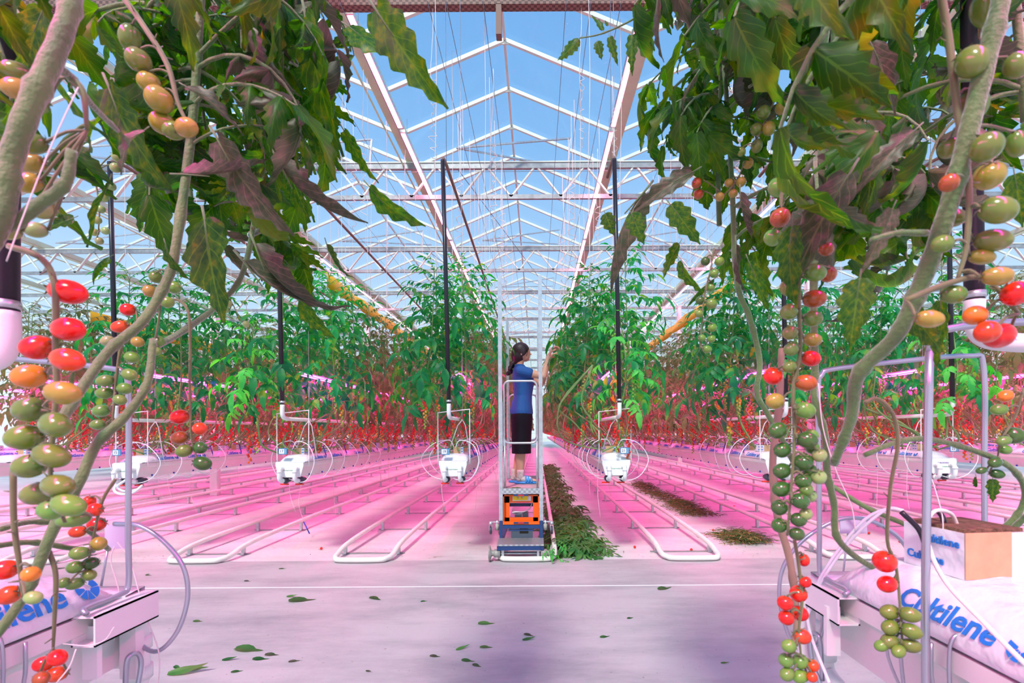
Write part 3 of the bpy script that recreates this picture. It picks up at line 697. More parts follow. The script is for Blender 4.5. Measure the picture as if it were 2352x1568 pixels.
    for k in range(9):
        s = rr.choice((-1, 1)); yy = YG+.25+k*.42+rr.uniform(-.1, .1); l = rr.uniform(.18, .5); b_ = rr.uniform(-.05, .05)
        o = MB().tube(smoothpts([(0, 0, .0), (.012*s, 0, -.12), (.01*s, .01, -.16-l*.5), (b_+.01, .02, -.15-l)], 4), .0022, 4)
        tag(o.build('dangling_twine', M['twine'], None, (x+s*.137, yy, GTOP)), ORD[k]+' loose twine hanging under the gutter, '+own, 'twine', 'loose twines under the gutter of the '+own)
    for k in range(6):
        s = 1 if x < 0 else -1; yy = YG+.5+k*.57
        o = MB(); o.tube([(s*.11, 0, .145), (s*.15, -.02, .05)], .006, 5); o.tube([(s*.15, -.02, .05), (s*.152, -.021, .03)], .003, 5)
        tag(o.build('drip_stake', M['blueclip'], None, (x, yy, GTOP)), ORD[k]+' blue drip stake on the bags of the '+own, 'drip stake', 'blue drip stakes in the '+own)
# clear drain hose hanging in loops under the leftmost gutter
tag(MB().tube(smoothpts([(-4.09, 4.80, .78), (-4.08, 4.74, .71), (-4.0, 4.72, .67), (-3.90, 4.74, .68), (-3.86, 4.80, .74), (-3.93, 4.82, .70), (-4.02, 4.78, .69), (-4.06, 4.76, .74), (-3.97, 4.74, .80)], 6), .012, 8).build('drain_hose', M['tubew']), 'clear drain hose looped under the valves of the gutter left of sign 17', 'hose')
# outer rows that show only deeper in
for x in (-5.62, -7.22, -8.82, 5.58, 7.18, 8.78):
    y0 = 5.2 if abs(x) < 6 else 6.5
    t = empty('growing_gutter', (x, YG, GTOP)); nm = {5.6: 'third', 7.2: 'fourth', 8.8: 'fifth'}[round(abs(x), 1)]
    tag(t, 'white growing gutter of the %s row on the far %s side' % (nm, sidew(x)), 'gutter'); put('channel', GM[0], t); put('drip_nubs', GM[5], t)['kind'] = 'stuff'
    for k in range(8):
        bag(x, YG+.3+k*1.14, GTOP, '%s visible grow bag on the %s row on the far %s side' % (ORD[k], nm, sidew(x)), 'grow bags in the %s row %s' % (nm, sidew(x)), sides=(1,) if x < 0 else (-1,))
        cube(x, YG+.6+k*1.14, GTOP+.074, rr.uniform(-.4, .4), '%s printed substrate cube in the %s row on the far %s side' % (ORD[k], nm, sidew(x)), 'cubes in the %s row %s' % (nm, sidew(x)))

# ---------------------------------------------------------------- rails
AX = [-.10+1.6*k for k in range(-5, 7)]
st = MB(); st.box(-.014, .014, -.02, .02, 0, .105); st.box(-.022, .022, -.03, .03, 0, .004); STAND = st.mesh('rail_stand', M['galv'])
cb = MB(); cb.box(-.33, .33, -.015, .015, 0, .006); CROSS = cb.mesh('cross_bar', M['galv_d'])
for i, ax in enumerate(AX):
    w = .275; L = 30
    t = empty('pipe_rail', (ax, 4.70, 0)); c = abs(ax+.1) < .01
    tag(t, {-5: 'outermost', 6: 'outermost'}.get(i-5, '') and 'white pipe rail pair in the outermost aisle on the '+('left' if ax < 0 else 'right') or ('white pipe rail pair carrying the trolley' if c else 'white pipe rail pair %s of the trolley aisle' % (('first', 'second', 'third', 'fourth', 'fifth', 'sixth')[int(round(abs(ax+.1)/1.6))-1]+(' left' if ax < 0 else ' right'))), 'pipe rail')
    pts = [(-w, L, .13), (-w, 12, .13), (-w, 2.0, .13), (-w, .55, .10), (-w, .16, .045), (-w+.03, .05, .032), (-w+.10, 0, .03), (w-.10, 0, .03), (w-.03, .05, .032), (w, .16, .045), (w, .55, .10), (w, 2.0, .13), (w, 12, .13), (w, L, .13)]
    sp = [Vector(pts[0]), Vector(pts[1])]+smoothpts(pts[2:12], 4)+[Vector(pts[12]), Vector(pts[13])]
    MB().tube(sp, .0255, 10).build('rail', M['pipe'], t)
    for k in range(12 if abs(ax) < 5 else 7):
        y = .36+1.24*k; hgt = 1 if k else .62
        for s in (-1, 1): put('rail_stand', STAND, t, (s*w, y, 0), None, (1, 1, hgt))
        put('cross_bar', CROSS, t, (0, y+.02, 0.0))
# yellow sticky ribbons over the rows
for (x, y0, y1, z, lab) in ((-2.42, 5.7, 12, 3.02, 'yellow sticky ribbon running back over the plants of row seventeen'), (2.38, 5.9, 12, 3.00, 'yellow sticky ribbon running back over the plants right of sign 21'), (-5.62, 6.2, 12, 2.72, 'yellow sticky ribbon over the third row on the far left')):
    mb = MB(); n = 26; vs = []
    for i in range(n+1):
        y = y0+(y1-y0)*i/n; q = .02*math.sin(i*1.3)+.012*math.sin(i*2.9)
        vs += [V3(x+q, y, z+.08), V3(x-q, y, z-.08)]
    mb.add(vs, [(2*i, 2*i+1, 2*i+3, 2*i+2) for i in range(n)]); o = mb.build('sticky_ribbon', mat('yellow_film', (.95, .62, .01), .5)); tag(o, lab, 'sticky ribbon')
    md = o.modifiers.new('thick', 'SOLIDIFY'); md.thickness = .002
# white twines hanging from the crop wires to the plants, some with curled bundles
tw = [MB().tube(smoothpts([(0, 0, 0), (.01, 0, -1.0), (-.012, .01, -2.0), (.0, 0, -3.05)], 5), .0032, 4).mesh('hanging_twine', M['twine']) for _ in range(1)]
bn_ = MB(); rb = random.Random(4); p = [V3(0, 0, 0), V3(0, 0, -.3)]
for k in range(30): p.append(V3(.05*math.sin(k*1.9)+rb.uniform(-.02, .02), .03*math.cos(k*2.3), -.85-.042*k))
bn_.tube(smoothpts(p, 3), .0042, 4); BN = bn_.mesh('twine_bundle', M['twine'])
for x, num in FR:
    own = 'row with sign '+num if num in ('17', '19', '21') else 'row left of sign 17' if num == '15' else ('row right of sign 21' if num == '23' else 'second row beyond sign 21')
    for k in range(16):
        s = (-1, 1)[k % 2]
        tag(put('hanging_twine', tw[0], None, (x+s*.22+rr.uniform(-.04, .04), 5.1+k*.45, 5.90)), ORD[k]+' white twine from the front hanging above the '+own, 'twine', 'twines above the '+own)
    for k in range(5):
        s = (-1, 1)[k % 2]
        tag(put('twine_bundle', BN, None, (x+s*.26+rr.uniform(-.06, .06), 5.4+k*.9, 5.90), (0, 0, rr.uniform(0, 6)), rr.uniform(.7, 1.2)), ORD[k]+' curled bundle of spare twine above the '+own, 'twine bundle', 'twine bundles above the '+own)
# ---------------------------------------------------------------- harvest trolley
tr = empty('lift_trolley', (-.16, 5.0, 0)); tag(tr, 'rail trolley with orange drive box, tread plate step and tall silver uprights', 'trolley')
px0 = .205
for sx in (-1, 1):
    MB().box(sx*px0-.019, sx*px0+.019, -.02, .02, .34, 2.83).build('upright', M['galv'], tr)
    MB().box(sx*px0*.93-.016, sx*px0*.93+.016, 1.06, 1.10, .66, 2.62).build('rear_upright', M['galv'], tr)
    a = MB(); a.beam((sx*px0, 0, .345), (sx*px0, 0, .15), .030, .05); a.box(sx*px0-.02, sx*px0+.02, -.3, 1.1, .11, .15); a.build('base_rail', M['navy'], tr)
def rrect(x0, x1, z0, z1, y, r):
    pts = []
    for cx, cz, a0 in ((x1-r, z1-r, 0), (x0+r, z1-r, 90), (x0+r, z0+r, 180), (x1-r, z0+r, 270)):
        for k in range(6): a = R(a0+18*k); pts.append((cx+r*math.cos(a), y, cz+r*math.sin(a)))
    return pts
MB().tube(rrect(-.172, .168, 1.13, 1.765, .03, .055), .011, 8, closed=True).build('guard_rail', M['galv'], tr)
a = MB(); a.box(-.195, -.165, .02, .05, 1.10, 1.20); a.box(-.186, -.180, .0, .03, 1.05, 1.55); a.build('hinge_plate', M['galv'], tr)
MB().tube(rrect(-.172, .165, 1.14, 1.70, 1.05, .05), .011, 8, closed=True).build('guard_rail', M['galv'], tr)
for sx in (-1, 1):
    MB().tube([(sx*.165, .03, .66), (sx*.165, .03, 1.15)], .010, 8).build('guard_post', M['galv'], tr)
# platform
MB().box(-.20, .20, .0, 1.10, .645, .665).build('platform', mat('worn_platform', (.40, .34, .34), .7, noise=.2, nscale=20), tr)
MB().box(-.19, .19, -.025, .0, .615, .672).build('tread_edge', M['tread'], tr)
MB().box(-.19, .19, 1.08, 1.10, .665, .70).build('toe_board', M['galv'], tr)
for z in (.606, .325): 
    MB().box(-.075, .075, -.028, -.02, z-.010, z+.006).build('warning_strip', M['navy'], tr)
    b_ = MB(); b_.box(-.03, .03, -.030, -.028, z-.006, z+.002); b_.build('warning_mark', M['redp'], tr)
# orange drive box: open front, window at the back
bx = empty('drive_box', (0, 0, 0)); bx.parent = tr
sh = MB(); x0, x1, z0, z1, y0, y1 = -.184, .184, .305, .602, .0, .34
sh.box(x0, x1, y0, y1, z0, z0+.012); sh.box(x0, x1, y0, y1, z1-.012, z1); sh.box(x0, x0+.012, y0, y1, z0, z1); sh.box(x1-.012, x1, y0, y1, z0, z1)
sh.box(x0+.012, x0+.062, .05, .06, z0, z1); sh.box(x1-.062, x1-.012, .05, .06, z0, z1); sh.box(x0, x1, .05, .06, z1-.085, z1); sh.box(x0, x1, .05, .06, z0, z0+.06); sh.box(x0, x1, -.02, .0, z0, z0+.03)
sh.build('housing', M['orange'], bx)
c = MB(); c.prism([(-.085, .595), (-.06, .595), (-.035, .562), (-.025, .562), (-.025, .595), (.0, .595), (.0, .562), (.01, .562), (.04, .595), (.065, .595), (.065, .545), (-.085, .545)], .03, .045); c.build('yellow_plate', M['yellow'], bx)
MB().box(-.09, .10, .046, .049, .535, .59).build('control_panel', M['white'], bx)
MB().box(-.128, .128, .20, .24, .455, .485).build('inner_beam', M['navy'], bx)
MB().tube(smoothpts([(.10, .16, .56), (.11, .15, .50), (.08, .14, .44), (.02, .13, .41), (-.06, .12, .41), (-.10, .13, .40), (-.06, .14, .385), (.02, .14, .395)], 5), .006, 6).build('cable', M['tubew'], bx)
a = MB(); a.box(-.07, .0, .1, .22, .317, .385); a.box(.01, .07, .12, .22, .317, .40); a.build('motor', M['darkgrey'], bx)
# lower frame
MB().box(-.186, .186, -.02, .02, .265, .30).build('cross_beam', M['navy'], tr)
MB().box(-.13, .13, -.01, .01, .238, .252).build('cross_beam', M['navy'], tr)
bt = MB().box(-.11, .115, .10, .35, .125, .262).build('battery', mat('grey_battery', (.45, .55, .60), .5), tr); MB().box(-.02, .07, .093, .0995, .19, .245).build('rating_label', mat('label_print', (.10, .08, .04), .6), bt)
MB().box(-.225, .225, -.31, -.02, .155, .17).build('step', M['tread'], tr)
MB().box(-.19, .19, -.315, -.285, .115, .152).build('step_beam', M['navy'], tr)
MB().tube([(-.2, -.27, .075), (.2, -.27, .075)], .010, 8).build('axle', M['galv'], tr)
a = MB()
for sx in (-1, 1): a.box(sx*.17-.012, sx*.17+.012, -.285, -.255, .04, .15)
a.build('axle_bracket', M['galv'], tr)
for sx in (-1, 1):
    for yy in (-.27, .95):
        w = MB(); T = Matrix.Translation((sx*.215, yy, .078)) @ Matrix.Rotation(R(90), 4, 'Y') @ Matrix.Diagonal((1, 1, sx, 1))
        w.lathe([(.001, -.02), (.038, -.02), (.040, .035), (.026, .045), (.030, .062), (.074, .078), (.076, .088), (.070, .09), (.001, .09)], 20, T); w.build('flanged_wheel', mat('worn_wheel', (.34, .33, .30), .6, .3, noise=.3) if sx+yy < -1.2 else bpy.data.materials['worn_wheel'], tr)
    cs = MB(); cs.box(min(sx*.225, sx*.32), max(sx*.225, sx*.32), -.01, .02, .325, .336); cs.tube([(sx*.245, .0, .29), (sx*.245, 0, .345)], .012, 8); cs.tube([(sx*.31, 0, .30), (sx*.31, 0, .33)], .018, 8)
    cs.box(sx*.31-.017, sx*.31-.012, -.015, .02, .245, .305); cs.box(sx*.31+.012, sx*.31+.017, -.015, .02, .245, .305); arm = cs.build('caster_arm', M['galv'], tr)
    w = MB(); w.lathe([(.001, -.011), (.038, -.011), (.044, 0), (.038, .011), (.001, .011)], 16, Matrix.Translation((sx*.31, 0, .245)) @ Matrix.Rotation(R(90), 4, 'Y')); w.build('caster_wheel', M['darkgrey'], arm)
    MB().tube([(sx*.245, .0, .245), (sx*.245, .0, .31)], .020, 10).build('guide_roller', mat('grey_roller', (.36, .34, .30), .6) if sx < 0 else bpy.data.materials['grey_roller'], tr)

# ---------------------------------------------------------------- the worker
WX, WY, WZ = -.20, 5.55, .667
wk = empty('person', (WX, WY, WZ)); tag(wk, 'woman in blue t-shirt and long dark skirt standing on the trolley, reaching into the plants', 'person')
# local frame: faces +x, y is sideways (camera side is -y), z up from the platform. total 1.57 m
skin = mat('skin', (.62, .33, .22), .5); hairm = mat('dark_hair', (.020, .006, .009), .5, noise=.3, nscale=60)
shirt = mat('blue_tshirt', (.008, .085, .30), .8, bump=.5, bscale=14); skirtm = mat('dark_skirt', (.010, .008, .013), .9, bump=.3, bscale=12, spec=.15)
def capsule(mb, a, b, ra, rb, n=12, sq=1):
    a, b = Vector(a), Vector(b); pts = []; rs = []; d = (b-a); L = d.length; q = d.normalized()
    for k in range(5): t = math.pi/2*k/4; pts.append(a-q*ra*math.cos(t)); rs.append(max(1e-4, ra*math.sin(t)))
    for k in range(1, 5): pts.append(a.lerp(b, k/5)); rs.append(ra+(rb-ra)*k/5)
    for k in range(5): t = math.pi/2*k/4; pts.append(b+q*rb*math.sin(t)); rs.append(max(1e-4, rb*math.cos(t)))
    mb.tube(pts, rs, n, 0, cap=True)
def loft(mb, rings, n=20, cap=True, power=1):
    """rings: (cx, cy, z, rx, ry[, tilt])"""
    vs = []
    for r in rings:
        cx, cyy, z, rx, ry = r[:5]; tl = r[5] if len(r) > 5 else 0
        for j in range(n):
            a = 2*math.pi*j/n; x, y = rx*math.cos(a), ry*math.sin(a); vs.append(V3(cx+x*math.cos(tl), cyy+y, z+x*math.sin(tl)))
    fs = [(i*n+j, i*n+(j+1) % n, (i+1)*n+(j+1) % n, (i+1)*n+j) for i in range(len(rings)-1) for j in range(n)]
    if cap: fs += [tuple(range(n))[::-1], tuple((len(rings)-1)*n+j for j in range(n))]
    mb.add(vs, fs)
body = MB()
# legs, feet
loft(body, [(0.02, -.05, .06, .035, .033), (.015, -.05, .10, .036, .034), (.02, -.05, .20, .045, .042), (.018, -.05, .30, .055, .050), (.03, -.05, .42, .055, .052), (.04, -.055, .55, .07, .07), (.05, -.06, .75, .09, .085)])
loft(body, [(-.045, .07, .06, .034, .032), (-.045, .07, .10, .035, .033), (-.02, .07, .20, .044, .041), (.0, .07, .30, .053, .049), (.025, .065, .42, .053, .050), (.04, .06, .55, .07, .07), (.05, .06, .75, .09, .085)])
for (fx, fy) in ((.02, -.055), (-.05, .075)):
    capsule(body, (fx-.012, fy, .045), (fx+.10, fy, .040), .032, .027); capsule(body, (fx+.10, fy, .036), (fx+.155, fy, .032), .028, .020)
    for k in range(5): capsule(body, (fx+.15, fy-.022+.011*k, .032), (fx+.185-.006*abs(k-1), fy-.026+.013*k, .030), .008, .007, 6)
# torso, hips
loft(body, [(.045, 0, .70, .09, .13), (.03, 0, .82, .118, .155), (.035, 0, .92, .105, .14), (.05, 0, 1.0, .092, .12), (.055, 0, 1.10, .105, .135), (.05, 0, 1.18, .112, .145), (.035, 0, 1.26, .090, .165), (.02, 0, 1.31, .055, .12), (.012, 0, 1.34, .040, .06)])
# neck and head: looks a little up, along +x
capsule(body, (.012, 0, 1.30), (.030, 0, 1.40), .042, .040)
body.ball((.045, 0, 1.475), (.090, .070, .100), 20); body.ball((.075, 0, 1.432), (.058, .050, .062), 16)
capsule(body, (.085, 0, 1.395), (.106, 0, 1.398), .028, .020)     # chin
body.ball((.045, 0, 1.415), (.05, .045, .03), 12)                 # jaw
mm = MB()
capsule(body, (.120, 0, 1.475), (.142, 0, 1.452), .010, .011, 8); body.ball((.136, 0, 1.449), (.010, .012, .008), 8)   # nose
body.ball((.119, 0, 1.424), (.011, .017, .006), 8); body.ball((.117, 0, 1.413), (.011, .016, .006), 8)  # lips
body.ball((.115, 0, 1.49), (.012, .042, .012), 10)               # brow
for s in (-1, 1): body.ball((.040, s*.072, 1.452), (.014, .008, .024), 8)   # ears
# arms (camera side -y, other +y)
def arm(sh_, el_, wr, sy):
    capsule(body, sh_, Vector(sh_).lerp(Vector(el_), .5), .050, .045); capsule(body, Vector(sh_).lerp(Vector(el_), .45), el_, .046, .036)
    capsule(body, el_, Vector(el_).lerp(Vector(wr), .4), .037, .036); capsule(body, Vector(el_).lerp(Vector(wr), .35), wr, .036, .0235)
arm((.03, -.155, 1.245), (.285, -.17, 1.185), (.345, -.14, 1.42), -1)
arm((.04, .155, 1.23), (.255, .20, 1.13), (.350, .10, 1.40), 1)
def hand(wr, dr, up, side):
    """palm from the wrist along dr, fingers curl towards up"""
    w = Vector(wr); d = Vector(dr).normalized(); u = Vector(up).normalized(); s = d.cross(u).normalized()*side
    for k in range(4):
        b0 = w+d*.01+s*(.012*(k-1.5)); b1 = w+d*.085+s*(.0185*(k-1.5))+d*(-.006*abs(k-1.3)); capsule(body, b0, b1, .0150, .0115, 8)
        l = (.040, .046, .043, .034)[k]; m1 = b1+(d*.8+u*(.45+.12*k)).normalized()*l; m2 = m1+(d*.35+u*.95).normalized()*l*.62; m3 = m2+(u*.9-d*.3).normalized()*l*.45
        capsule(body, b1, m1, .0095, .0085, 8); capsule(body, m1, m2, .0085, .0078, 8); capsule(body, m2, m3, .0078, .0068, 8)
    t0 = w+d*.025-s*.024; t1 = t0+(d*.7-s*.7+u*.4).normalized()*.042; t2 = t1+(d*.8+u*.6).normalized()*.032
    capsule(body, t0, t1, .0125, .0105, 8); capsule(body, t1, t2, .010, .008, 8)
hand((.345, -.14, 1.42), (.42, .15, .90), (.85, .1, -.5), 1)
hand((.350, .10, 1.40), (.55, -.1, .80), (.80, -.1, -.55), -1)
bo = body.build('body', skin, wk)
md = bo.modifiers.new('remesh', 'REMESH'); md.mode = 'VOXEL'; md.voxel_size = .0042; md.use_smooth_shade = True
md = bo.modifiers.new('smooth', 'SMOOTH'); md.iterations = 5; md.factor = .5
# eyes and brows
ey = MB()
for s in (-1, 1): ey.ball((.118, s*.026, 1.472), (.008, .010, .006), 8)
ey.build('eyes', mat('dark_eye', (.02, .012, .01), .2), wk)
lp = MB(); lp.ball((.127, 0, 1.4185), (.006, .014, .006), 8); lp.build('lips', mat('lip', (.50, .13, .12), .5), wk)
# hair: full cap to the nape and a curly ponytail
hb = MB(); hb.ball((.028, 0, 1.492), (.101, .085, .098), 24); hb.ball((.0, 0, 1.44), (.082, .076, .090), 20); hb.ball((-.025, 0, 1.385), (.045, .045, .045), 12)
for s in (-1, 1): hb.ball((.055, s*.066, 1.475), (.038, .018, .05), 12)
rh = random.Random(2)
for k in range(16): hb.ball((-.060-.0032*k+rh.uniform(-.016, .016), rh.uniform(-.028, .028), 1.365-.0085*k), rh.uniform(.018, .028), 8)
ho = hb.build('hair', hairm, wk); md = ho.modifiers.new('remesh', 'REMESH'); md.mode = 'VOXEL'; md.voxel_size = .005; md.use_smooth_shade = True
md = ho.modifiers.new('smooth', 'SMOOTH'); md.iterations = 2
sl = MB()
for s in (-1, 1): sl.tube(smoothpts([(.095, s*.050, 1.535), (.112, s*.055, 1.50), (.105, s*.060, 1.46), (.095, s*.060, 1.42)], 4), .0035, 5)
sl.build('loose_strands', hairm, wk)
# t-shirt with cap sleeves
ts = MB(); loft(ts, [(.036, 0, .775, .128, .165), (.032, 0, .82, .130, .168), (.037, 0, .90, .116, .150), (.050, 0, .98, .104, .134), (.056, 0, 1.06, .110, .140), (.058, 0, 1.12, .122, .150), (.052, 0, 1.19, .120, .158), (.036, 0, 1.26, .098, .172), (.022, 0, 1.305, .070, .130), (.014, 0, 1.335, .052, .075)])
for (a_, b_) in (((.025, -.145, 1.250), (.125, -.168, 1.222)), ((.03, .145, 1.24), (.12, .175, 1.195))): capsule(ts, a_, b_, .062, .056)
to = ts.build('t_shirt', shirt, wk); md = to.modifiers.new('remesh', 'REMESH'); md.mode = 'VOXEL'; md.voxel_size = .006; md.use_smooth_shade = True
md = to.modifiers.new('smooth', 'SMOOTH'); md.iterations = 3
sk = MB(); loft(sk, [(.030, 0, .335, .108, .165), (.030, 0, .345, .109, .166), (.030, 0, .45, .110, .166), (.033, 0, .60, .114, .168), (.034, 0, .74, .124, .168), (.036, 0, .82, .122, .160)], 24)
sk.build('skirt', skirtm, wk)
# patterned ankle socks and blue slippers
def dots(name, c1, c2, sc):
    m = mat(name, c1, .8); t = m.node_tree; v = t.nodes.new('ShaderNodeTexVoronoi'); v.inputs['Scale'].default_value = sc; g_ = t.nodes.new('ShaderNodeTexCoord'); t.links.new(g_.outputs['Object'], v.inputs['Vector'])
    cr = t.nodes.new('ShaderNodeValToRGB'); cr.color_ramp.interpolation = 'CONSTANT'; cr.color_ramp.elements[0].color = (*c2, 1); cr.color_ramp.elements[1].position = .22; cr.color_ramp.elements[1].color = (*c1, 1)
    t.links.new(v.outputs['Distance'], cr.inputs[0]); t.links.new(cr.outputs[0], t.nodes['Principled BSDF'].inputs['Base Color']); return m
sock = dots('dotted_sock', (.66, .52, .50), (.12, .05, .07), 62); slip = mat('blue_slipper', (.04, .30, .78), .45)
for (fx, fy) in ((.02, -.055), (-.05, .075)):
    s_ = MB(); loft(s_, [(fx-.002, fy, .030, .040, .036), (fx-.004, fy, .075, .041, .038), (fx-.002, fy, .12, .040, .037), (fx+.0, fy, .155, .041, .038)]); capsule(s_, (fx-.01, fy, .050), (fx+.10, fy, .044), .037, .032); s_.build('sock', sock, wk)
    p_ = MB(); loft(p_, [(fx+.06, fy, .0, .128, .042), (fx+.06, fy, .022, .132, .044)], 20); 
    q_ = MB(); 
    for k in range(3):
        xx = fx+.065+.030*k; pts = [(xx, fy-.043, .018), (xx-.004, fy-.040, .052-.005*k), (xx-.008, fy, .084-.012*k), (xx-.004, fy+.040, .052-.005*k), (xx, fy+.043, .018)]; q_.tube(smoothpts(pts, 4), .011, 6)
    sp_ = p_.build('slipper', slip, wk); q_.build('strap', slip, sp_)
MB().tube([(.345+.012*math.cos(a*.5)-.012, -.14+.026*math.sin(a*.785), 1.385+.006*math.cos(a*.785)) for a in range(8)], .003, 5, closed=True).build('bracelet', M['black'], wk)
# ---------------------------------------------------------------- near rows: gutters, bags, hoops
NL, NR = -.895, .705       # centre lines of the two near rows
YL, YR = .93, 1.0
def near_row(x, y, s, own):
    """s = +1 when the aisle is on the +x side of the row"""
    g_ = empty('growing_gutter', (x, y, GTOP-.01), math.pi); tag(g_, 'white growing gutter ending close to the camera %s' % own, 'gutter')
    put('channel', GMn[0], g_); put('end_cap', GMn[1], g_)
    for q in (-1, 1):
        e_ = MB(); e_.tube(smoothpts([(0, .01, 0), (0, -.04, 0), (0, -.065, -.03), (0, -.065, -.13), (0, -.05, -.16), (0, .0, -.17), (0, .05, -.17)], 4), .019, 12); e_.tube([(0, -.065, -.045), (0, -.065, -.07)], .024, 12); e_.tube([(0, -.065, -.105), (0, -.065, -.13)], .025, 12)
        e_.build('drain_elbow', M['white'], g_, (q*.085, 0, -.06))
        v = MB(); v.tube([(0, .04, -.17), (0, .085, -.17)], .026, 14); v.tube([(0, .085, -.17), (0, .115, -.17)], .038, 14); v.tube([(0, .115, -.17), (0, .22, -.17)], .031, 14); v.tube([(0, .22, -.17), (0, .27, -.17)], .038, 14); v.tube([(0, .27, -.17), (0, .40, -.17)], .027, 12)
        vo = v.build('valve', M['darkgrey'], g_, (q*.085, 0, -.06)); rb_ = MB()
        for a in range(10): rb_.box(-.003, .003, .088, .112, .036, .041, M=Matrix.Translation((0, 0, -.17)) @ Matrix.Rotation(a*.628, 4, 'Y'))
        rb_.build('grip_ribs', M['darkgrey'], vo)
    # square hollow bracket on the aisle side, with the hoop's foot lying on it
    b = empty('gutter_bracket', (x+s*.150, y, GTOP)); tag(b, 'white hollow box bracket on the gutter end %s' % own, 'bracket')
    m = MB(); z0, z1 = -.055, -.005
    for (a0, a1, c0, c1) in ((-.02, .02, z1-.003, z1), (-.02, .02, z0, z0+.003), (.017, .02, z0, z1), (-.02, -.017, z0, z1)): m.box(a0, a1, -.125, .01, c0, c1)
    m.build('box_section', M['white'], b)
    MB().box(-.025, -.0, -.10, -.09, -.12, -.03).build('side_strap', M['white'], b); MB().box(-.03, -.0, -.02, .0, -.16, -.03).build('side_strap', M['white'], b)
    h = MB(); xi, xo = s*.150, -s*.17
    h.tube(smoothpts([(xi+s*.01, -.11, .0), (xi, -.10, .006), (xi, -.035, .006), (xi, -.015, .02), (xi, -.015, .12), (xi, -.012, .36), (xi-s*.008, -.012, .40), (xi-s*.03, -.012, .412), (0, -.015, .425), (xo+s*.03, -.02, .435), (xo, -.02, .41), (xo, -.02, .2), (xo, -.02, -.05)], 5), .0048, 10)
    tag(h.build('stem_hoop', M['metalrod'], None, (x, y-.02, GTOP+.002)), 'grey rod hoop standing over the near gutter end %s' % own, 'support hoop')
    h = MB(); h.tube(smoothpts([(s*.16, -.30, .40), (s*.165, -.30, .2), (s*.168, -.30, 0), (s*.165, -.30, -.20)], 4), .0052, 8)
    h.tube(smoothpts([(s*.16, -.30, .40), (s*.14, -.30, .43), (0, -.30, .44), (-s*.16, -.30, .42), (-s*.17, -.30, .2), (-s*.17, -.3, -.1)], 4), .0052, 8)
    tag(h.build('stem_hoop', M['metalrod'], None, (x, y-.02, GTOP+.002)), 'second rod hoop nearer the camera over the gutter %s' % own, 'support hoop')
    # little bent hooks hung on the gutter's lip
    for k, yy in enumerate((-.24, -.33, -.45)):
        m = MB(); m.tube(smoothpts([(s*.10, 0, .0), (s*.128, 0, .014), (s*.142, 0, .0), (s*.143, 0, -.06), (s*.135, 0, -.13), (s*.120, .02, -.135), (s*.143, .028, -.07), (s*.144, .03, -.01)], 4), .0026, 6)
        tag(m.build('wire_hook', M['metalrod'], None, (x, y+yy, GTOP)), 'bent wire hook clipped on the near gutter %s' % own, 'hook', 'wire hooks on the near gutter %s' % own)
    m = MB(); m.tube(smoothpts([(s*.155, -.05, -.19), (s*.158, -.05, -.12), (s*.160, -.045, -.105), (s*.162, -.03, -.108), (s*.164, -.025, -.13), (s*.163, -.035, -.17), (s*.158, -.05, -.20), (s*.155, -.055, -.26)], 5), .0042, 8)
    tag(m.build('looped_rod', M['metalrod'], None, (x, y, GTOP)), 'looped steel rod end hanging below the near gutter %s' % own, 'rod')
near_row(NL, YL, 1, 'at the lower left')
near_row(NR, YR, -1, 'at the lower right')
bag(NL, YL-1.03, GTOP-.008, 'large white grow bag with blue lettering at the lower left', None, sides=(1,), big=.85, at=.80)
bag(NR, YR-1.03, GTOP-.008, 'large white grow bag with blue lettering at the lower right', None, sides=(-1,), big=.72, at=.73)
cb_ = cube(NR-.012, .80, GTOP+.066, R(6), 'printed cube with a broad tan card face standing on the lower right bag', None, 1.08)
for zz, yy in ((.048, -.012), (.018, .012)):
    text('Cultilene', .017, M['blue'], cb_, (-.0512, yy, zz), (R(90), 0, R(-90)), bold=.02)
cube(NL+.02, .60, GTOP+.066, R(-30), 'printed substrate cube at the left edge on the lower left bag', None, 1.05)
# grey-blue hose rings at the gutter ends
def tagm(mb, name, m, lab, cat, grp=None): return tag(mb.build(name, m), lab, cat, grp)
d = .93
tagm(MB().tube(smoothpts([P(276, 1378, d), P(292, 1385, d), P(298, 1430, d), P(318, 1475, d), P(362, 1495, d), P(408, 1448, d+.01), P(431, 1370, d+.02), P(420, 1300, d+.02), P(375, 1242, d+.02), P(320, 1207, d+.02), P(262, 1202, d+.02)], 7), .0042, 10), 'feed_hose', M['metalrod'], 'large blue-grey hose ring beside the lower left gutter end', 'hose')
d = 1.0
tagm(MB().tube(smoothpts([P(2100, 1290, d), P(2060, 1230, d), P(1990, 1193, d), P(1920, 1195, d), P(1845, 1240, d), P(1800, 1300, d), P(1790, 1370, d), P(1805, 1440, d), P(1822, 1470, d), P(1870, 1485, d), P(1890, 1440, d), P(1893, 1390, d), P(1900, 1365, d), P(1922, 1362, d)], 7), .0040, 10), 'feed_hose', M['metalrod'], 'large grey hose ring at the lower right gutter end', 'hose')
for k, (off, lab) in enumerate(((0, 'outer pink-grey drip tube arching from the right cube down past the gutter end'), (.03, 'inner pink-grey drip tube arching from the right cube down past the gutter end'))):
    o = 14*k
    tagm(MB().tube(smoothpts([P(2075, 1172, .86), P(2040, 1168, .88), P(1990, 1190+o, .90), P(1935, 1250+o, .93), P(1885, 1325+o, .95), P(1862, 1385+o, .97), P(1855, 1420, .97), P(1868, 1475, .93), P(1905, 1568, .85)], 6), .0028, 8), 'drip_tube', M['tubew'], lab, 'drip tube')
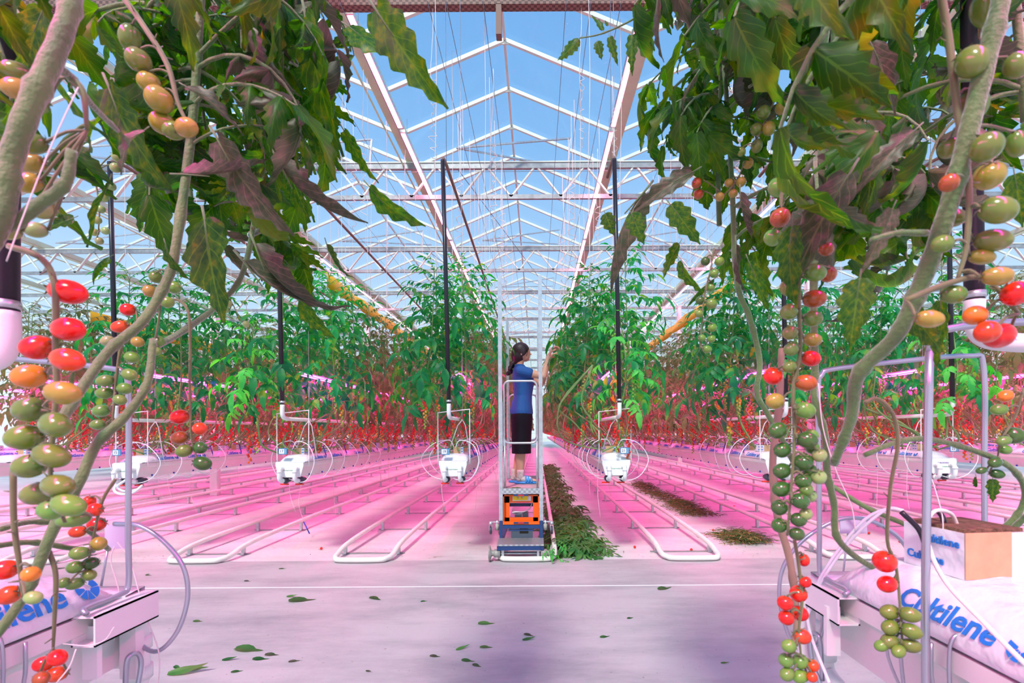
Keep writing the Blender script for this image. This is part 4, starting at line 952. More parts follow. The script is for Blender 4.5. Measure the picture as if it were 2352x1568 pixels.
tagm(MB().tube(smoothpts([P(2202, 1215, .80), P(2185, 1180, .79), P(2150, 1172, .77), P(2130, 1200, .74), P(2135, 1260, .70), P(2175, 1340, .66), P(2260, 1430, .60), P(2360, 1530, .55)], 6), .0030, 8), 'drip_tube', M['twine'], 'pale pink drip tube running from the right cube to the corner of the picture', 'drip tube')
for k, (a, b, c) in enumerate((((2070, 1175), (2110, 1215), (2128, 1260)), ((2150, 1168), (2166, 1190), (2168, 1228)), ((2200, 1200), (2212, 1235), (2214, 1275)))):
    st_ = MB().tube(smoothpts([P(*a, .82), P(*b, .81), P(*c, .80)], 5), .0042, 8)
    tagm(st_, 'drip_peg', M['black'], ('black spotted drip peg leaning left into the right cube', 'middle black drip peg in the right cube', 'upright black drip peg in the right cube, nearest the card face')[k], 'drip peg')
# lavender sign plate seen from behind, left
s_ = empty('sign_plate', P(270, 1232, .95)); tag(s_, 'back of a blank lavender sign plate beside the left hose ring', 'sign'); MB().box(-.024, .024, -.001, .001, -.023, .023).build('plate', mat('lavender_plastic', (.60, .56, .72), .5), s_)
MB().tube([(-.02, .002, -.02), (-.035, .0, -.11)], .0022, 6).build('clip', M['metalrod'], s_)
s_ = empty('sign_plate', P(1960, 1205, 1.03), 0); tag(s_, 'back of a pale lavender sign plate behind the right hose ring', 'sign'); MB().box(-.028, .028, -.001, .001, -.018, .018).build('plate', bpy.data.materials['lavender_plastic'], s_)
MB().tube([(-.01, .002, -.018), (-.03, .0, -.16)], .0022, 6).build('clip', M['metalrod'], s_)
# black risers with white elbows beside the near rows
for sgn, px_, top, bot, d, lab in ((-1, 14, 330, 715, .74, 'left'), (1, 2238, 500, 690, .90, 'right')):
    rs = empty('heating_riser', (0, 0, 0)); tag(rs, 'thick black hose with clamp and white elbow near the camera at the %s edge' % lab, 'heating pipe')
    a = P(px_, bot, d); b = a+V3(0, .02, 2.4); MB().tube([a, b], .0155, 14).build('hose', M['black'], rs)
    MB().tube([a+V3(0, 0, .004), a+V3(0, 0, .016)], .0172, 14).build('hose_clamp', M['galv'], rs)
    e1 = a-V3(0, 0, .065); out = V3(-.06, -.02, -.005) if sgn < 0 else V3(.075, -.06, -.012)
    MB().tube(smoothpts([a, a-V3(0, 0, .04), e1+out*.15-V3(0, 0, .004), e1+out*.6-V3(0, 0, .012), e1+out*1.4-V3(0, 0, .012)], 5), .0165, 14).build('elbow', M['white'], rs)
    p0 = e1+out*1.4-V3(0, 0, .012); MB().tube([p0, p0+V3(sgn*.10, -1.0, 0)], .0165, 12).build('grow_pipe', M['white'], rs)

# the same magenta bars hang in the two near rows
for x, z, w in ((NL-.10, 2.25, 'left'), (NR+.12, 2.35, 'right')):
    t = empty('led_interlight', (x, -1.58, z)); tag(t, 'magenta LED bar in the near row on the %s, whose light edges the stems' % w, 'grow lamp'); put('housing', il_h, t); put('light_strip', il_e, t)
    MB().tube([(0, .6, .01), (0, .6, 3.7)], .0015, 4).build('suspension', M['wire'], t)
# ---------------------------------------------------------------- near plants
rn = random.Random(77)
# single blades and whole leaves at full detail
BL = []
for i in range(6):
    mb = MB(); leaflet(mb, Matrix.Identity(4), 1, (.42, .5, .38, .46, .55, .34)[i], 22, 4, (.4, .9, 1.3, .6, .2, 1.5)[i], (.2, .45, .8, .3, .15, 1.0)[i], .42, (5, 4, 5, 6, 4, 5)[i], 0, rn, (.2, -.5, .9, -.2, .1, -1.1)[i], .05)
    mb.tube([(-.14, 0, .015), (0, 0, 0), (.3, 0, -.01)], [.012, .010, .006], 5, 1); BL.append([mb.mesh('leaf', [M['leaf'], M['stem']]), mb.mesh('leaf', [M['leaf_dry'], M['stem']])])
CP = []
for i in range(9):
    mb = MB(); dry = i in (7, 8)
    compound(mb, Matrix.Identity(4), .30, 3 if i % 3 else 4, .36, (.8, 1.0, .6, 1.2, .9, .7, 1.1, 1.3, 1.2)[i], 14, 3, rn, 0, 1, .0034, 6, curl=(.5, 1.6) if not dry else (.9, 2.2), saw=.5, nlobe=5, ripple=.08, wr=.50, fold=.35 if not dry else .7)
    CP.append(mb.mesh('leaf', [M['leaf_dry'] if dry else M['leaf'], M['stem']]))

# fruit
def tomato_mesh(name, k):
    mb = MB(); prof = []
    for i in range(15):
        a = math.pi*i/14; r = math.sin(a); z = -math.cos(a)
        if z > .8: z -= (z-.8)*.55*(1-r)
        prof.append((max(r, 1e-3), z*k))
    mb.lathe(prof, 20)
    q = mb
    for s in range(5):
        a = s*1.257+.3; c, s_ = math.cos(a), math.sin(a); t = V3(-s_, c, 0)
        e0, e1, e2 = V3(c*.08, s_*.08, k*.86), V3(c*.42, s_*.42, k*.98), V3(c*.80, s_*.80, k*.86+.10)
        mb.add([e0-t*.06, e0+t*.06, e1+t*.10, e2, e1-t*.10], [(0, 1, 2, 4), (4, 2, 3)], 1)
        mb.add([e0-t*.05-V3(0, 0, .02), e0+t*.05-V3(0, 0, .02), e1+t*.09-V3(0, 0, .02), e2-V3(0, 0, .01), e1-t*.09-V3(0, 0, .02)], [(4, 2, 1, 0), (3, 2, 4)], 1)
    mb.tube([(0, 0, k*.80), (.05, 0, k*1.12)], [.07, .055], 6, 1)
    return mb.mesh(name, [M['skin_t'], M['truss']])
TM = {1: tomato_mesh('tomato', .95), 2: tomato_mesh('tomato', 1.25)}
COL = {'r': (.80, .010, .006), 'R': (.84, .06, .010), 'o': (.78, .24, .02), 'y': (.36, .30, .04), 'v': (.15, .26, .035), 'g': (.15, .33, .045), 'p': (.30, .44, .13), 'd': (.045, .14, .018), 'b': (.40, .10, .02)}
def cluster(plant, stalk, toms, d, r=.0032, js=.02, lab=None, face=.12):
    """stalk: pixel points down the cluster; toms: (px, py, w, h, colour)"""
    rng = random.Random(len(toms)*17+int(toms[0][0]))
    dd = [d]*len(stalk); sp = smoothpts([P(x, y, d) for x, y in stalk], 5)
    mb = MB(); mb.tube(sp, lerpl([r, r*.9, r*.5], len(sp)), 7)
    c = bpy.data.objects.new('fruit_cluster', None); C.objects.link(c); c.parent = plant
    if lab: c['label'] = lab
    items = []
    for k, (x, y, w, h, col) in enumerate(toms):
        p = P(x, y, d+((-1)**k)*js*rng.uniform(.1, 1)); a = min(w, h)*.5*p.y/F; b = max(w, h)*.5*p.y/F
        near = min(sp, key=lambda q: (q-p).length+abs(q.z-p.z-.01)*.6)
        items.append((p, a, b, near, w > h*1.12, col))
        ax = (near-p); ax = ax.normalized() if ax.length > 1e-4 else V3(0, 0, 1)
        if w > h*1.12: ax = (V3(1 if near.x > p.x else -1, rng.uniform(-.1, .6), rng.uniform(.0, .35))).normalized()
        else: ax = (ax*.45+V3(rng.uniform(-.15, .15), rng.uniform(-.25, .25)-face, .8)).normalized()
        elong = w > h*1.12 or h > w*1.12
        tip = p+ax*(b if elong else a)*.95
        mid = (tip+near)/2+V3(0, 0, .004)
        mb.tube(smoothpts([near, mid, tip], 3), [.0014]*7, 5)
        t = put('tomato', TM[2] if elong else TM[1], c, p, ax.to_track_quat('Z', 'Y').to_euler(), a*1.02 if not elong else b/1.25*1.0)
        if elong: t.scale = (a, a, b/1.25)
        t.color = (*[max(0, q*rng.uniform(.88, 1.12)) for q in COL[col]], 1)
    for k in range(max(3, len(sp)//3)):
        q = sp[rng.randrange(1, len(sp))]; v = V3(rng.uniform(-1, 1), rng.uniform(-1, 1), rng.uniform(-.4, .8)).normalized()*.010; mb.tube([q, q+v], [.0011, .0006], 4)
    s = mb.build('stalk', M['truss'], c); return c

def stem(plant, pts, d, r, m='stem'):
    """pts pixel points; d one depth or a list"""
    ds = d if isinstance(d, (list, tuple)) else [d]*len(pts)
    sp = smoothpts([P(x, y, q) for (x, y), q in zip(pts, ds)], 7); rs = lerpl(r if isinstance(r, (list, tuple)) else [r, r], len(sp))
    rs = [q*.66*(1+.04*math.sin(i*1.7)) if (i+3) % 11 else q*.66*1.25 for i, q in enumerate(rs)]
    o = MB().tube(sp, rs, 12).build('stem', M[m], plant); return sp

def plant(lab): t = empty('tomato_plant', (0, 0, 0)); return tag(t, lab, 'tomato plant')
PL1 = plant('thick stemmed tomato plant at the left edge with the big red to green cluster')
PL2 = plant('tomato plant at the left whose bare reddish stem slants across the small green plum tomatoes')
PL3 = plant('leafy tomato plant on the left with drooping withered leaves against the sky')
PR1 = plant('tomato plant at the right with the long column of dark green tomatoes above the path')
PR2 = plant('tomato plant at the right edge with large pinkish green tomatoes high up')
PR3 = plant('tomato plant on the right with bright upright red-lit stem and leaves against the sky')
PR4 = plant('tomato plant with an arching stem rooted in the lower right cube')
AX_L, AX_R = [], []
AX_L += stem(PL1, [(190, -140), (165, 0), (130, 110), (70, 240), (25, 370), (5, 500), (-60, 620)], [.46, .44, .43, .42, .42, .42, .42], [.011, .013, .011])
stem(PL1, [(165, 345), (150, 420), (90, 470), (20, 520), (-60, 540)], .43, [.006, .008, .007])
stem(PL1, [(108, 145), (160, 175), (210, 240), (270, 300)], [.43, .46, .52, .6], [.0075, .005, .004])
AX_L += stem(PL2, [(470, -120), (455, 100), (440, 300), (405, 560), (385, 640), (330, 735), (255, 800), (195, 880), (120, 1000)], [.8, .8, .8, .78, .77, .74, .70, .66, .6], [.008, .010, .0105, .010, .009])
AX_L += stem(PL2, [(352, 780), (338, 880), (288, 955), (222, 1020), (180, 1110), (120, 1220), (60, 1360), (-40, 1500)], [.72, .70, .68, .66, .64, .62, .60, .56], [.007, .0095, .010, .008])
AX_L += stem(PL3, [(700, -200), (680, 0), (650, 200), (600, 420), (560, 620), (500, 700), (420, 760), (350, 800)], [1.15, 1.15, 1.12, 1.1, 1.05, 1.0, .9, .8], [.006, .008, .008, .008])
stem(PL3, [(0, 1215), (80, 1198), (190, 1212), (250, 1262)], [.7, .75, .8, .85], .006)
stem(PL2, [(-20, 1255), (70, 1245), (160, 1258), (215, 1265)], [.66, .7, .74, .78], .006)
AX_R += stem(PR3, [(1915, -150), (1905, 0), (1890, 110), (1888, 200), (1893, 290), (1880, 420), (1872, 560), (1868, 700)], [.86]*8, [.010, .012, .011, .010])
stem(PR3, [(1890, 130), (1840, 135), (1780, 160), (1720, 200)], [.86, .9, .95, 1.0], [.007, .005, .004]); stem(PR3, [(1893, 215), (1950, 195), (2010, 180), (2060, 175)], [.86, .84, .8, .76], [.006, .005, .004])
AX_R += stem(PR3, [(1640, -150), (1660, 100), (1680, 400), (1692, 640), (1722, 730), (1745, 830), (1738, 900), (1760, 945), (1800, 1015), (1830, 1080)], [1.1]*10, [.007, .009, .009, .008])
AX_R += stem(PR1, [(1868, 690), (1872, 850), (1870, 910), (1895, 1000), (1900, 1085), (1916, 1160), (1925, 1238), (2000, 1300), (2090, 1330)], [.86, .86, .86, .86, .86, .86, .86, .87, .88], [.009, .0085, .009, .0085, .006])
AX_R += stem(PR1, [(1795, 800), (1790, 930), (1775, 1060), (1785, 1180), (1815, 1290), (1830, 1420), (1825, 1480)], [.78]*7, [.007, .009, .007], 'stem_old')
AX_R += stem(PR2, [(2330, -160), (2290, 40), (2240, 240), (2180, 470), (2120, 640), (2058, 770), (1972, 860), (1955, 960), (1915, 1065)], [.44, .44, .45, .47, .50, .53, .57, .60, .64], [.011, .012, .0125, .012, .008])
stem(PR2, [(2000, 550), (2060, 535), (2130, 535)], .48, [.003, .005])
AX_R += stem(PR4, [(1985, 1045), (2060, 1015), (2130, 1008), (2230, 1032), (2320, 1072), (2355, 1130), (2330, 1190), (2250, 1250), (2215, 1290)], [.78, .78, .78, .78, .78, .79, .80, .81, .82], [.006, .007, .0075])
stem(PR4, [(1895, 1105), (1990, 1165), (2080, 1205), (2150, 1250)], [1.02, .98, .94, .9], .007)
stem(PR4, [(2260, 1290), (2300, 1240), (2352, 1190), (2400, 1150)], [.82, .8, .78, .74], .007); stem(PR4, [(2330, 1440), (2240, 1360), (2200, 1300), (2180, 1260), (2160, 1215)], [.70, .74, .78, .80, .81], [.010, .012, .009, .011, .008], 'stem_old')

T_ = lambda s: [(a, b, w, h, c) for a, b, w, h, c in s]
cluster(PL1, [(20, 565), (90, 590), (125, 650), (128, 800), (130, 900), (120, 1020), (118, 1120), (150, 1200)], [(156, 670, 82, 55, 'r'), (157, 756, 80, 54, 'r'), (86, 798, 68, 54, 'r'), (155, 826, 78, 52, 'R'), (68, 864, 68, 54, 'o'), (144, 902, 78, 54, 'y'), (68, 940, 70, 56, 'v'), (128, 975, 80, 58, 'v'), (57, 1004, 74, 58, 'v'), (118, 1046, 82, 54, 'v'), (68, 1070, 70, 54, 'v'), (133, 1116, 84, 54, 'v'), (88, 1133, 72, 52, 'v'), (157, 1160, 80, 50, 'g'), (170, 1192, 66, 36, 'g'), (115, 1172, 56, 44, 'g')], .47, .003, .03, 'big cluster ripening from red at the top to green')
cluster(PL1, [(150, 170), (190, 210), (200, 300)], [(35, 165, 62, 44, 'v'), (42, 205, 66, 46, 'y'), (75, 235, 62, 48, 'p'), (75, 330, 60, 44, 'v'), (70, 375, 66, 42, 'y'), (65, 420, 62, 42, 'y'), (98, 480, 56, 44, 'p'), (20, 530, 50, 40, 'p'), (82, 528, 46, 34, 'p')], .46)
cluster(PL3, [(280, -10), (330, 60), (385, 150), (410, 240), (440, 300)], [(298, 86, 44, 58, 'v'), (318, 138, 52, 56, 'v'), (342, 189, 46, 50, 'y'), (366, 228, 58, 60, 'y'), (372, 282, 50, 56, 'y'), (428, 293, 62, 42, 'y'), (400, 300, 48, 40, 'v')], .62, .0035)
cluster(PL2, [(340, 745), (285, 780), (268, 860), (262, 930), (255, 1000)], [(294, 711, 33, 28, 'r'), (275, 750, 38, 27, 'R'), (248, 783, 30, 24, 'p'), (316, 785, 30, 24, 'y'), (303, 820, 34, 26, 'g'), (297, 860, 38, 27, 'g'), (286, 892, 34, 27, 'g'), (242, 874, 38, 27, 'g'), (241, 902, 38, 27, 'g'), (275, 918, 30, 24, 'g'), (233, 943, 36, 28, 'g'), (225, 975, 32, 24, 'g')], .80, .0025)
cluster(PL2, [(405, 590), (375, 650), (365, 730), (350, 810)], [(358, 636, 30, 28, 'v'), (344, 668, 30, 28, 'y'), (400, 660, 34, 28, 'g'), (384, 694, 32, 26, 'g'), (365, 784, 26, 24, 'g'), (358, 806, 24, 20, 'g'), (330, 735, 26, 20, 'y')], .80, .0022)
cluster(PL2, [(372, 700), (405, 688), (432, 715), (437, 790), (436, 880), (438, 960), (440, 1010), (455, 1060)], [(413, 957, 40, 33, 'r'), (459, 984, 33, 30, 'R'), (413, 1005, 38, 30, 'b'), (423, 1035, 36, 29, 'v'), (460, 1028, 32, 28, 'd'), (465, 1064, 40, 32, 'd')], .88, .0026, .012, 'small hanging cluster with a red tomato above the left gutter')
cluster(PL2, [(265, 1100), (235, 1150), (215, 1230), (195, 1330)], [(205, 1152, 26, 30, 'r'), (218, 1170, 34, 30, 'r'), (222, 1204, 38, 32, 'r'), (178, 1221, 36, 26, 'R'), (226, 1248, 38, 32, 'y'), (182, 1270, 38, 30, 'g'), (208, 1293, 34, 28, 'd'), (172, 1302, 34, 28, 'g'), (204, 1320, 34, 26, 'g'), (146, 1338, 28, 24, 'g'), (172, 1340, 38, 26, 'g')], .74, .0024)
cluster(PL1, [(30, 1080), (32, 1200), (45, 1300), (55, 1380)], [(12, 1308, 52, 44, 'r'), (71, 1318, 40, 36, 'o'), (20, 1366, 52, 42, 'R'), (76, 1372, 40, 30, 'p')], .52, .003)
cluster(PL2, [(112, 1265), (128, 1320), (125, 1420), (122, 1490)], [(100, 1524, 42, 34, 'r'), (132, 1510, 46, 36, 'r'), (130, 1548, 46, 34, 'R'), (95, 1558, 40, 32, 'b')], .62, .003)
cluster(PL3, [(215, 400), (225, 450), (228, 500), (222, 560)], [(270, 360, 24, 26, 'p'), (265, 385, 22, 22, 'p'), (255, 428, 22, 20, 'p'), (238, 453, 22, 20, 'p'), (231, 480, 22, 18, 'p'), (222, 505, 22, 18, 'p'), (216, 533, 20, 17, 'p'), (242, 530, 20, 17, 'p'), (228, 553, 17, 17, 'p')], 1.1, .002)
cluster(PL3, [(500, 640), (530, 690), (555, 740)], [(498, 684, 22, 20, 'p'), (523, 697, 20, 18, 'p'), (518, 711, 18, 16, 'p'), (565, 744, 16, 15, 'p')], 1.2, .0015)
cluster(PR1, [(1850, 480), (1838, 560), (1835, 700), (1838, 800), (1822, 900), (1825, 1000), (1818, 1110), (1808, 1230)], [
    (1862, 565, 40, 36, 'v'), (1898, 572, 34, 32, 'b'), (1820, 540, 36, 34, 'g'), (1872, 626, 52, 40, 'g'), (1902, 630, 38, 36, 'b'), (1812, 660, 40, 44, 'v'), (1870, 686, 52, 40, 'b'), (1812, 716, 42, 36, 'v'), (1866, 732, 44, 36, 'v'), (1815, 764, 38, 32, 'v'), (1866, 780, 40, 32, 'y'), (1817, 802, 34, 30, 'g'), (1862, 823, 44, 36, 'r'), (1814, 842, 36, 28, 'v'), (1776, 863, 46, 42, 'r'), (1851, 879, 48, 38, 'b'), (1780, 921, 46, 38, 'y'), (1849, 942, 48, 38, 'g'), (1786, 988, 46, 38, 'd'),
    (1854, 1010, 46, 38, 'd'), (1797, 1033, 42, 36, 'd'), (1846, 1060, 44, 40, 'd'), (1796, 1081, 44, 36, 'd'), (1844, 1104, 40, 36, 'd'), (1795, 1123, 42, 36, 'd'), (1838, 1150, 42, 36, 'd'), (1790, 1165, 40, 36, 'd'), (1834, 1193, 36, 32, 'd'), (1790, 1206, 38, 34, 'd'), (1830, 1226, 34, 30, 'd'),
    (1862, 1000, 34, 30, 'g'), (1882, 1045, 32, 34, 'p'), (1866, 1028, 32, 30, 'g'), (1880, 1095, 34, 34, 'p'), (1860, 1080, 32, 30, 'g'), (1852, 1125, 32, 30, 'g'), (1860, 1138, 30, 30, 'p'), (1851, 1180, 28, 28, 'p')], .62, .0028, .012, 'long column of dark green tomatoes', .75)
cluster(PR1, [(1825, 1240), (1835, 1300), (1842, 1380), (1835, 1450), (1842, 1520)], [(1846, 1286, 26, 30, 'r'), (1850, 1336, 26, 28, 'r'), (1834, 1363, 42, 38, 'r'), (1803, 1384, 38, 34, 'r'), (1836, 1408, 40, 34, 'r'), (1806, 1418, 38, 34, 'r'), (1842, 1461, 42, 34, 'R'), (1812, 1483, 34, 30, 'g'), (1866, 1528, 28, 28, 'R'), (1805, 1516, 34, 32, 'g'), (1838, 1518, 38, 34, 'g'), (1808, 1548, 36, 30, 'g'), (1838, 1553, 38, 30, 'g'), (1865, 1554, 24, 24, 'R')], .66, .0024, .012, 'lower cluster with five red tomatoes over green ones')
cluster(PR4, [(1985, 925), (2015, 916), (2050, 950), (2062, 1020), (2045, 1120), (2038, 1240), (2058, 1300), (2068, 1400), (2072, 1470)], [(2032, 1289, 50, 50, 'r'), (2038, 1341, 46, 38, 'r'), (2044, 1405, 44, 34, 'v'), (2090, 1411, 46, 34, 'v'), (2045, 1440, 44, 34, 'v'), (2093, 1449, 46, 34, 'v'), (2043, 1472, 42, 34, 'v'), (2092, 1482, 44, 32, 'v'), (2025, 1482, 34, 26, 'g'), (2064, 1495, 36, 28, 'g')], .66, .0028, .012, 'cluster of two red tomatoes above eight green ones')
cluster(PR2, [(2160, -20), (2180, 100), (2200, 260), (2225, 420), (2220, 560), (2200, 640)], [(2265, 20, 60, 80, 'v'), (2232, 142, 62, 74, 'v'), (2232, 242, 64, 72, 'v'), (2266, 338, 64, 66, 'v'), (2272, 404, 66, 62, 'y'), (2292, 482, 78, 60, 'v'), (2280, 552, 76, 50, 'v'), (2290, 634, 64, 42, 'y'), (2180, 340, 46, 46, 'v'), (2180, 420, 44, 40, 'b'), (2190, 500, 50, 40, 'v'), (2165, 560, 50, 40, 'v'), (2255, 590, 60, 34, 'y'), (2335, 150, 50, 60, 'v'), (2335, 330, 44, 60, 'v')], .46, .0035, .03)
cluster(PR2, [(2080, 690), (2180, 650), (2260, 640), (2340, 720)], [(2190, 676, 52, 42, 'v'), (2135, 732, 64, 40, 'y'), (2240, 724, 52, 44, 'o'), (2332, 674, 56, 58, 'r'), (2294, 770, 78, 58, 'r'), (2268, 762, 60, 50, 'R')], .46, .003, .02, 'cluster with large red tomatoes at the right edge')
cluster(PR2, [(2352, 890), (2330, 960), (2300, 1010), (2290, 1060)], [(2310, 909, 38, 28, 'o'), (2295, 940, 38, 26, 'g'), (2328, 1000, 44, 38, 'd'), (2306, 1012, 34, 22, 'g'), (2308, 1032, 30, 22, 'g'), (2286, 1062, 34, 24, 'd'), (2290, 1088, 32, 22, 'd'), (2254, 1080, 24, 16, 'd')], .78, .002)
cluster(PR3, [(1640, 570), (1632, 620), (1618, 680), (1612, 740), (1608, 800)], [(1652, 600, 24, 22, 'g'), (1640, 628, 22, 20, 'g'), (1632, 660, 22, 20, 'g'), (1634, 697, 26, 22, 'g'), (1608, 690, 22, 20, 'd'), (1606, 720, 20, 18, 'g'), (1636, 752, 22, 20, 'g'), (1612, 776, 18, 16, 'g'), (1634, 778, 20, 18, 'g'), (1624, 802, 22, 18, 'g'), (1620, 600, 22, 20, 'd')], .98, .002, .01)
cluster(PR3, [(1780, 230), (1760, 270), (1735, 330)], [(1796, 247, 32, 30, 'y'), (1754, 258, 30, 32, 'v'), (1738, 297, 28, 30, 'v'), (1766, 295, 28, 32, 'y'), (1738, 335, 26, 30, 'v'), (1700, 350, 26, 24, 'v')], 1.0, .002, .01)
cluster(PR3, [(1700, 400), (1680, 430), (1650, 460)], [(1718, 375, 24, 26, 'y'), (1702, 418, 22, 22, 'y'), (1684, 444, 20, 22, 'y'), (1653, 452, 20, 20, 'y'), (1674, 420, 22, 20, 'y'), (1600, 420, 22, 26, 'b'), (1604, 446, 22, 22, 'b')], 1.05, .002, .01)
cluster(PR1, [(1800, 380), (1795, 450), (1790, 520)], [(1790, 428, 52, 48, 'g'), (1792, 500, 46, 44, 'b'), (1776, 545, 40, 40, 'g')], .66, .0025)

# leaves: single blades laid where the picture shows them
def blade(plant, a, b, d0, d1, var, dry=0, roll=0, wide=1):
    p, q = P(*a, d0), P(*b, d1); L = (q-p).length; ax = (q-p).normalized(); n = (V3(0, -1, 0)-ax*V3(0, -1, 0).dot(ax)).normalized()
    n = Matrix.Rotation(roll, 3, ax) @ n; s = n.cross(ax); Mx = Matrix((ax, s, n)).transposed()
    o = put('leaf', BL[var][dry], plant, p, Mx.to_euler()); o.scale = (L, L*wide, L); return o
for a in ((PL3, (862, 20), (998, 236), .92, .90, 0, 0, .5, 1.1), (PL3, (800, 60), (905, 150), .95, .95, 4, 0, 2.6, 1.2), (PL3, (700, 30), (742, 330), .95, .92, 0, 0, .3, .8), (PL3, (700, 260), (762, 400), 1.0, 1.0, 3, 0, .6, 1), (PL3, (850, 430), (942, 548), 1.0, 1.0, 1, 0, .9, .9),
          (PL3, (500, 320), (610, 540), .78, .76, 3, 1, .5, 1), (PL3, (640, 370), (735, 580), .9, .88, 2, 1, 1.0, .8), (PL2, (470, 505), (494, 735), .72, .70, 4, 0, .2, 1.15), (PL3, (560, 600), (698, 800), .9, .86, 5, 1, .8, .9), (PL3, (690, 690), (742, 790), .95, .95, 1, 0, .4, 1), (PL3, (585, 560), (650, 760), .88, .86, 2, 1, .7, 1.0), (PL3, (750, 560), (770, 660), 1.0, 1.0, 5, 0, .5, 1), (PL3, (660, 380), (700, 500), .95, .95, 4, 0, .4, 1), (PL3, (790, 300), (850, 420), 1.0, 1.0, 0, 0, .6, .9),
          (PL2, (170, 500), (95, 525), .75, .74, 4, 0, .3, 1.4), (PL2, (250, 420), (180, 560), .8, .8, 4, 0, .9, .8), (PL2, (250, 590), (160, 620), .8, .78, 2, 0, 1.2, 1), (PL2, (380, 560), (395, 650), .75, .75, 1, 0, .7, 1), (PL3, (650, 130), (640, 330), .95, .95, 1, 0, 1.0, .9), (PL3, (560, 60), (580, 250), .8, .8, 2, 1, 1.1, .8),
          (PL2, (330, 300), (220, 360), .6, .58, 1, 1, .6, 1), (PL2, (250, 200), (320, 420), .62, .6, 3, 0, .3, 1.0), (PL1, (60, 60), (180, 330), .6, .6, 0, 0, 1.0, .9), (PL1, (100, 20), (20, 200), .55, .55, 3, 0, -.4, .9), (PL3, (430, 200), (560, 260), .7, .7, 1, 1, -.6, .9), (PL3, (420, 400), (620, 420), .75, .75, 2, 1, .9, .8),
          (PR3, (1480, 440), (1322, 606), 1.05, 1.0, 2, 1, .7, .9), (PR3, (1590, 395), (1440, 470), 1.0, 1.0, 3, 1, .3, .8), (PR1, (1950, 400), (1790, 640), .58, .56, 3, 1, .7, .8), (PR1, (1820, 520), (1790, 700), .58, .57, 1, 0, .9, .9), (PR3, (1700, 440), (1700, 560), .9, .9, 2, 1, .8, 1), (PR3, (1600, 170), (1550, 240), .9, .9, 5, 1, .4, 1.2),
          (PR2, (1975, 640), (1950, 800), .55, .55, 4, 0, .7, 1.1), (PR2, (2085, 700), (2180, 850), .55, .55, 1, 0, .8, .8), (PR2, (2160, 690), (2150, 850), .58, .58, 0, 0, .7, .7), (PR3, (1510, -10), (1500, 130), .85, .85, 5, 1, .5, .9), (PR3, (1690, 560), (1690, 700), .95, .95, 5, 1, .7, .9), (PR3, (1720, 600), (1770, 720), .95, .95, 0, 0, .4, .8),
          (PR3, (1560, 560), (1510, 640), 1.0, 1.0, 0, 0, 2.6, 1.0), (PR3, (1540, 470), (1610, 560), .95, .95, 4, 0, .3, 1.1), (PR3, (1450, 490), (1480, 560), 1.0, 1.0, 4, 0, .2, 1.4), (PR3, (1390, 490), (1410, 540), 1.05, 1.05, 4, 0, .3, 1.5), (PR3, (1560, 600), (1590, 690), .95, .95, 1, 0, 1.2, .8), (PR3, (1640, 640), (1560, 690), 1.0, 1.0, 2, 0, .4, .7),
          (PR2, (2100, 300), (1960, 420), .6, .6, 3, 1, .5, .8), (PR2, (2050, 480), (1990, 620), .55, .55, 3, 1, .3, .9), (PR4, (2242, 1095), (2255, 1140), .78, .78, 5, 0, .5, 1.2), (PR4, (2280, 1100), (2282, 1155), .78, .78, 4, 0, .5, 1.1), (PR2, (2330, 400), (2352, 520), .6, .6, 4, 0, .6, 1), (PR2, (2000, 100), (2080, 260), .6, .6, 1, 1, .5, .9),
          (PR3, (1330, 90), (1276, 150), 1.05, 1.05, 0, 0, 2.9, 1.0), (PR3, (1372, 95), (1382, 135), 1.05, 1.05, 4, 0, .2, 1.3), (PR3, (1400, 85), (1418, 145), 1.05, 1.05, 0, 0, .3, 1.0), (PR3, (1452, 80), (1450, 165), 1.05, 1.05, 0, 0, .3, 1.0), (PR3, (1385, 70), (1360, 30), 1.05, 1.05, 4, 0, .2, .8), (PR3, (1395, 60), (1390, 45), 1.05, 1.05, 4, 0, .2, 1.2)):
    blade(*a)
stem(PR3, [(1330, 88), (1380, 78), (1440, 52), (1510, 10), (1600, -40)], 1.05, [.0018, .003, .004])

# leaves filling the crowns, each springing from one of the stems
def inside(poly, x, y):
    c = False
    for i in range(len(poly)):
        (x1, y1), (x2, y2) = poly[i], poly[i-1]
        if (y1 > y) != (y2 > y) and x < (x2-x1)*(y-y1)/(y2-y1)+x1: c = not c
    return c
def proj(p): u = p.x/p.y*F; v = (p.z-CAMZ)/p.y*F; return VX+u-ROLL*v, VY-(v+ROLL*u)
POL_L = [(-200, -500), (-200, 520), (150, 575), (330, 570), (420, 640), (480, 640), (560, 640), (650, 720), (740, 760), (785, 600), (740, 540), (840, 470), (880, 500), (860, 400), (830, 260), (850, 210), (905, 170), (880, 60), (830, -100), (830, -500)]
POL_R = [(1375, -500), (1400, 20), (1500, 60), (1470, 200), (1440, 330), (1460, 420), (1520, 480), (1520, 640), (1650, 640), (1720, 760), (1790, 660), (1830, 720), (1930, 560), (1930, 740), (2050, 780), (2190, 820), (2200, 720), (2352, 640), (2600, 640), (2600, -500)]
extra_L = [V3(-.62, 1.15, z*.1) for z in range(19, 34)]+[V3(-.85, .7, z*.1) for z in range(19, 34)]+[V3(-.55, .95, z*.1) for z in range(20, 34)]+[V3(-.9, 1.3, z*.1) for z in range(18, 34)]
extra_R = [V3(.45, 1.2, z*.1) for z in range(19, 34)]+[V3(.8, .8, z*.1) for z in range(18, 34)]+[V3(.55, .9, z*.1) for z in range(19, 34)]+[V3(.85, 1.3, z*.1) for z in range(17, 34)]
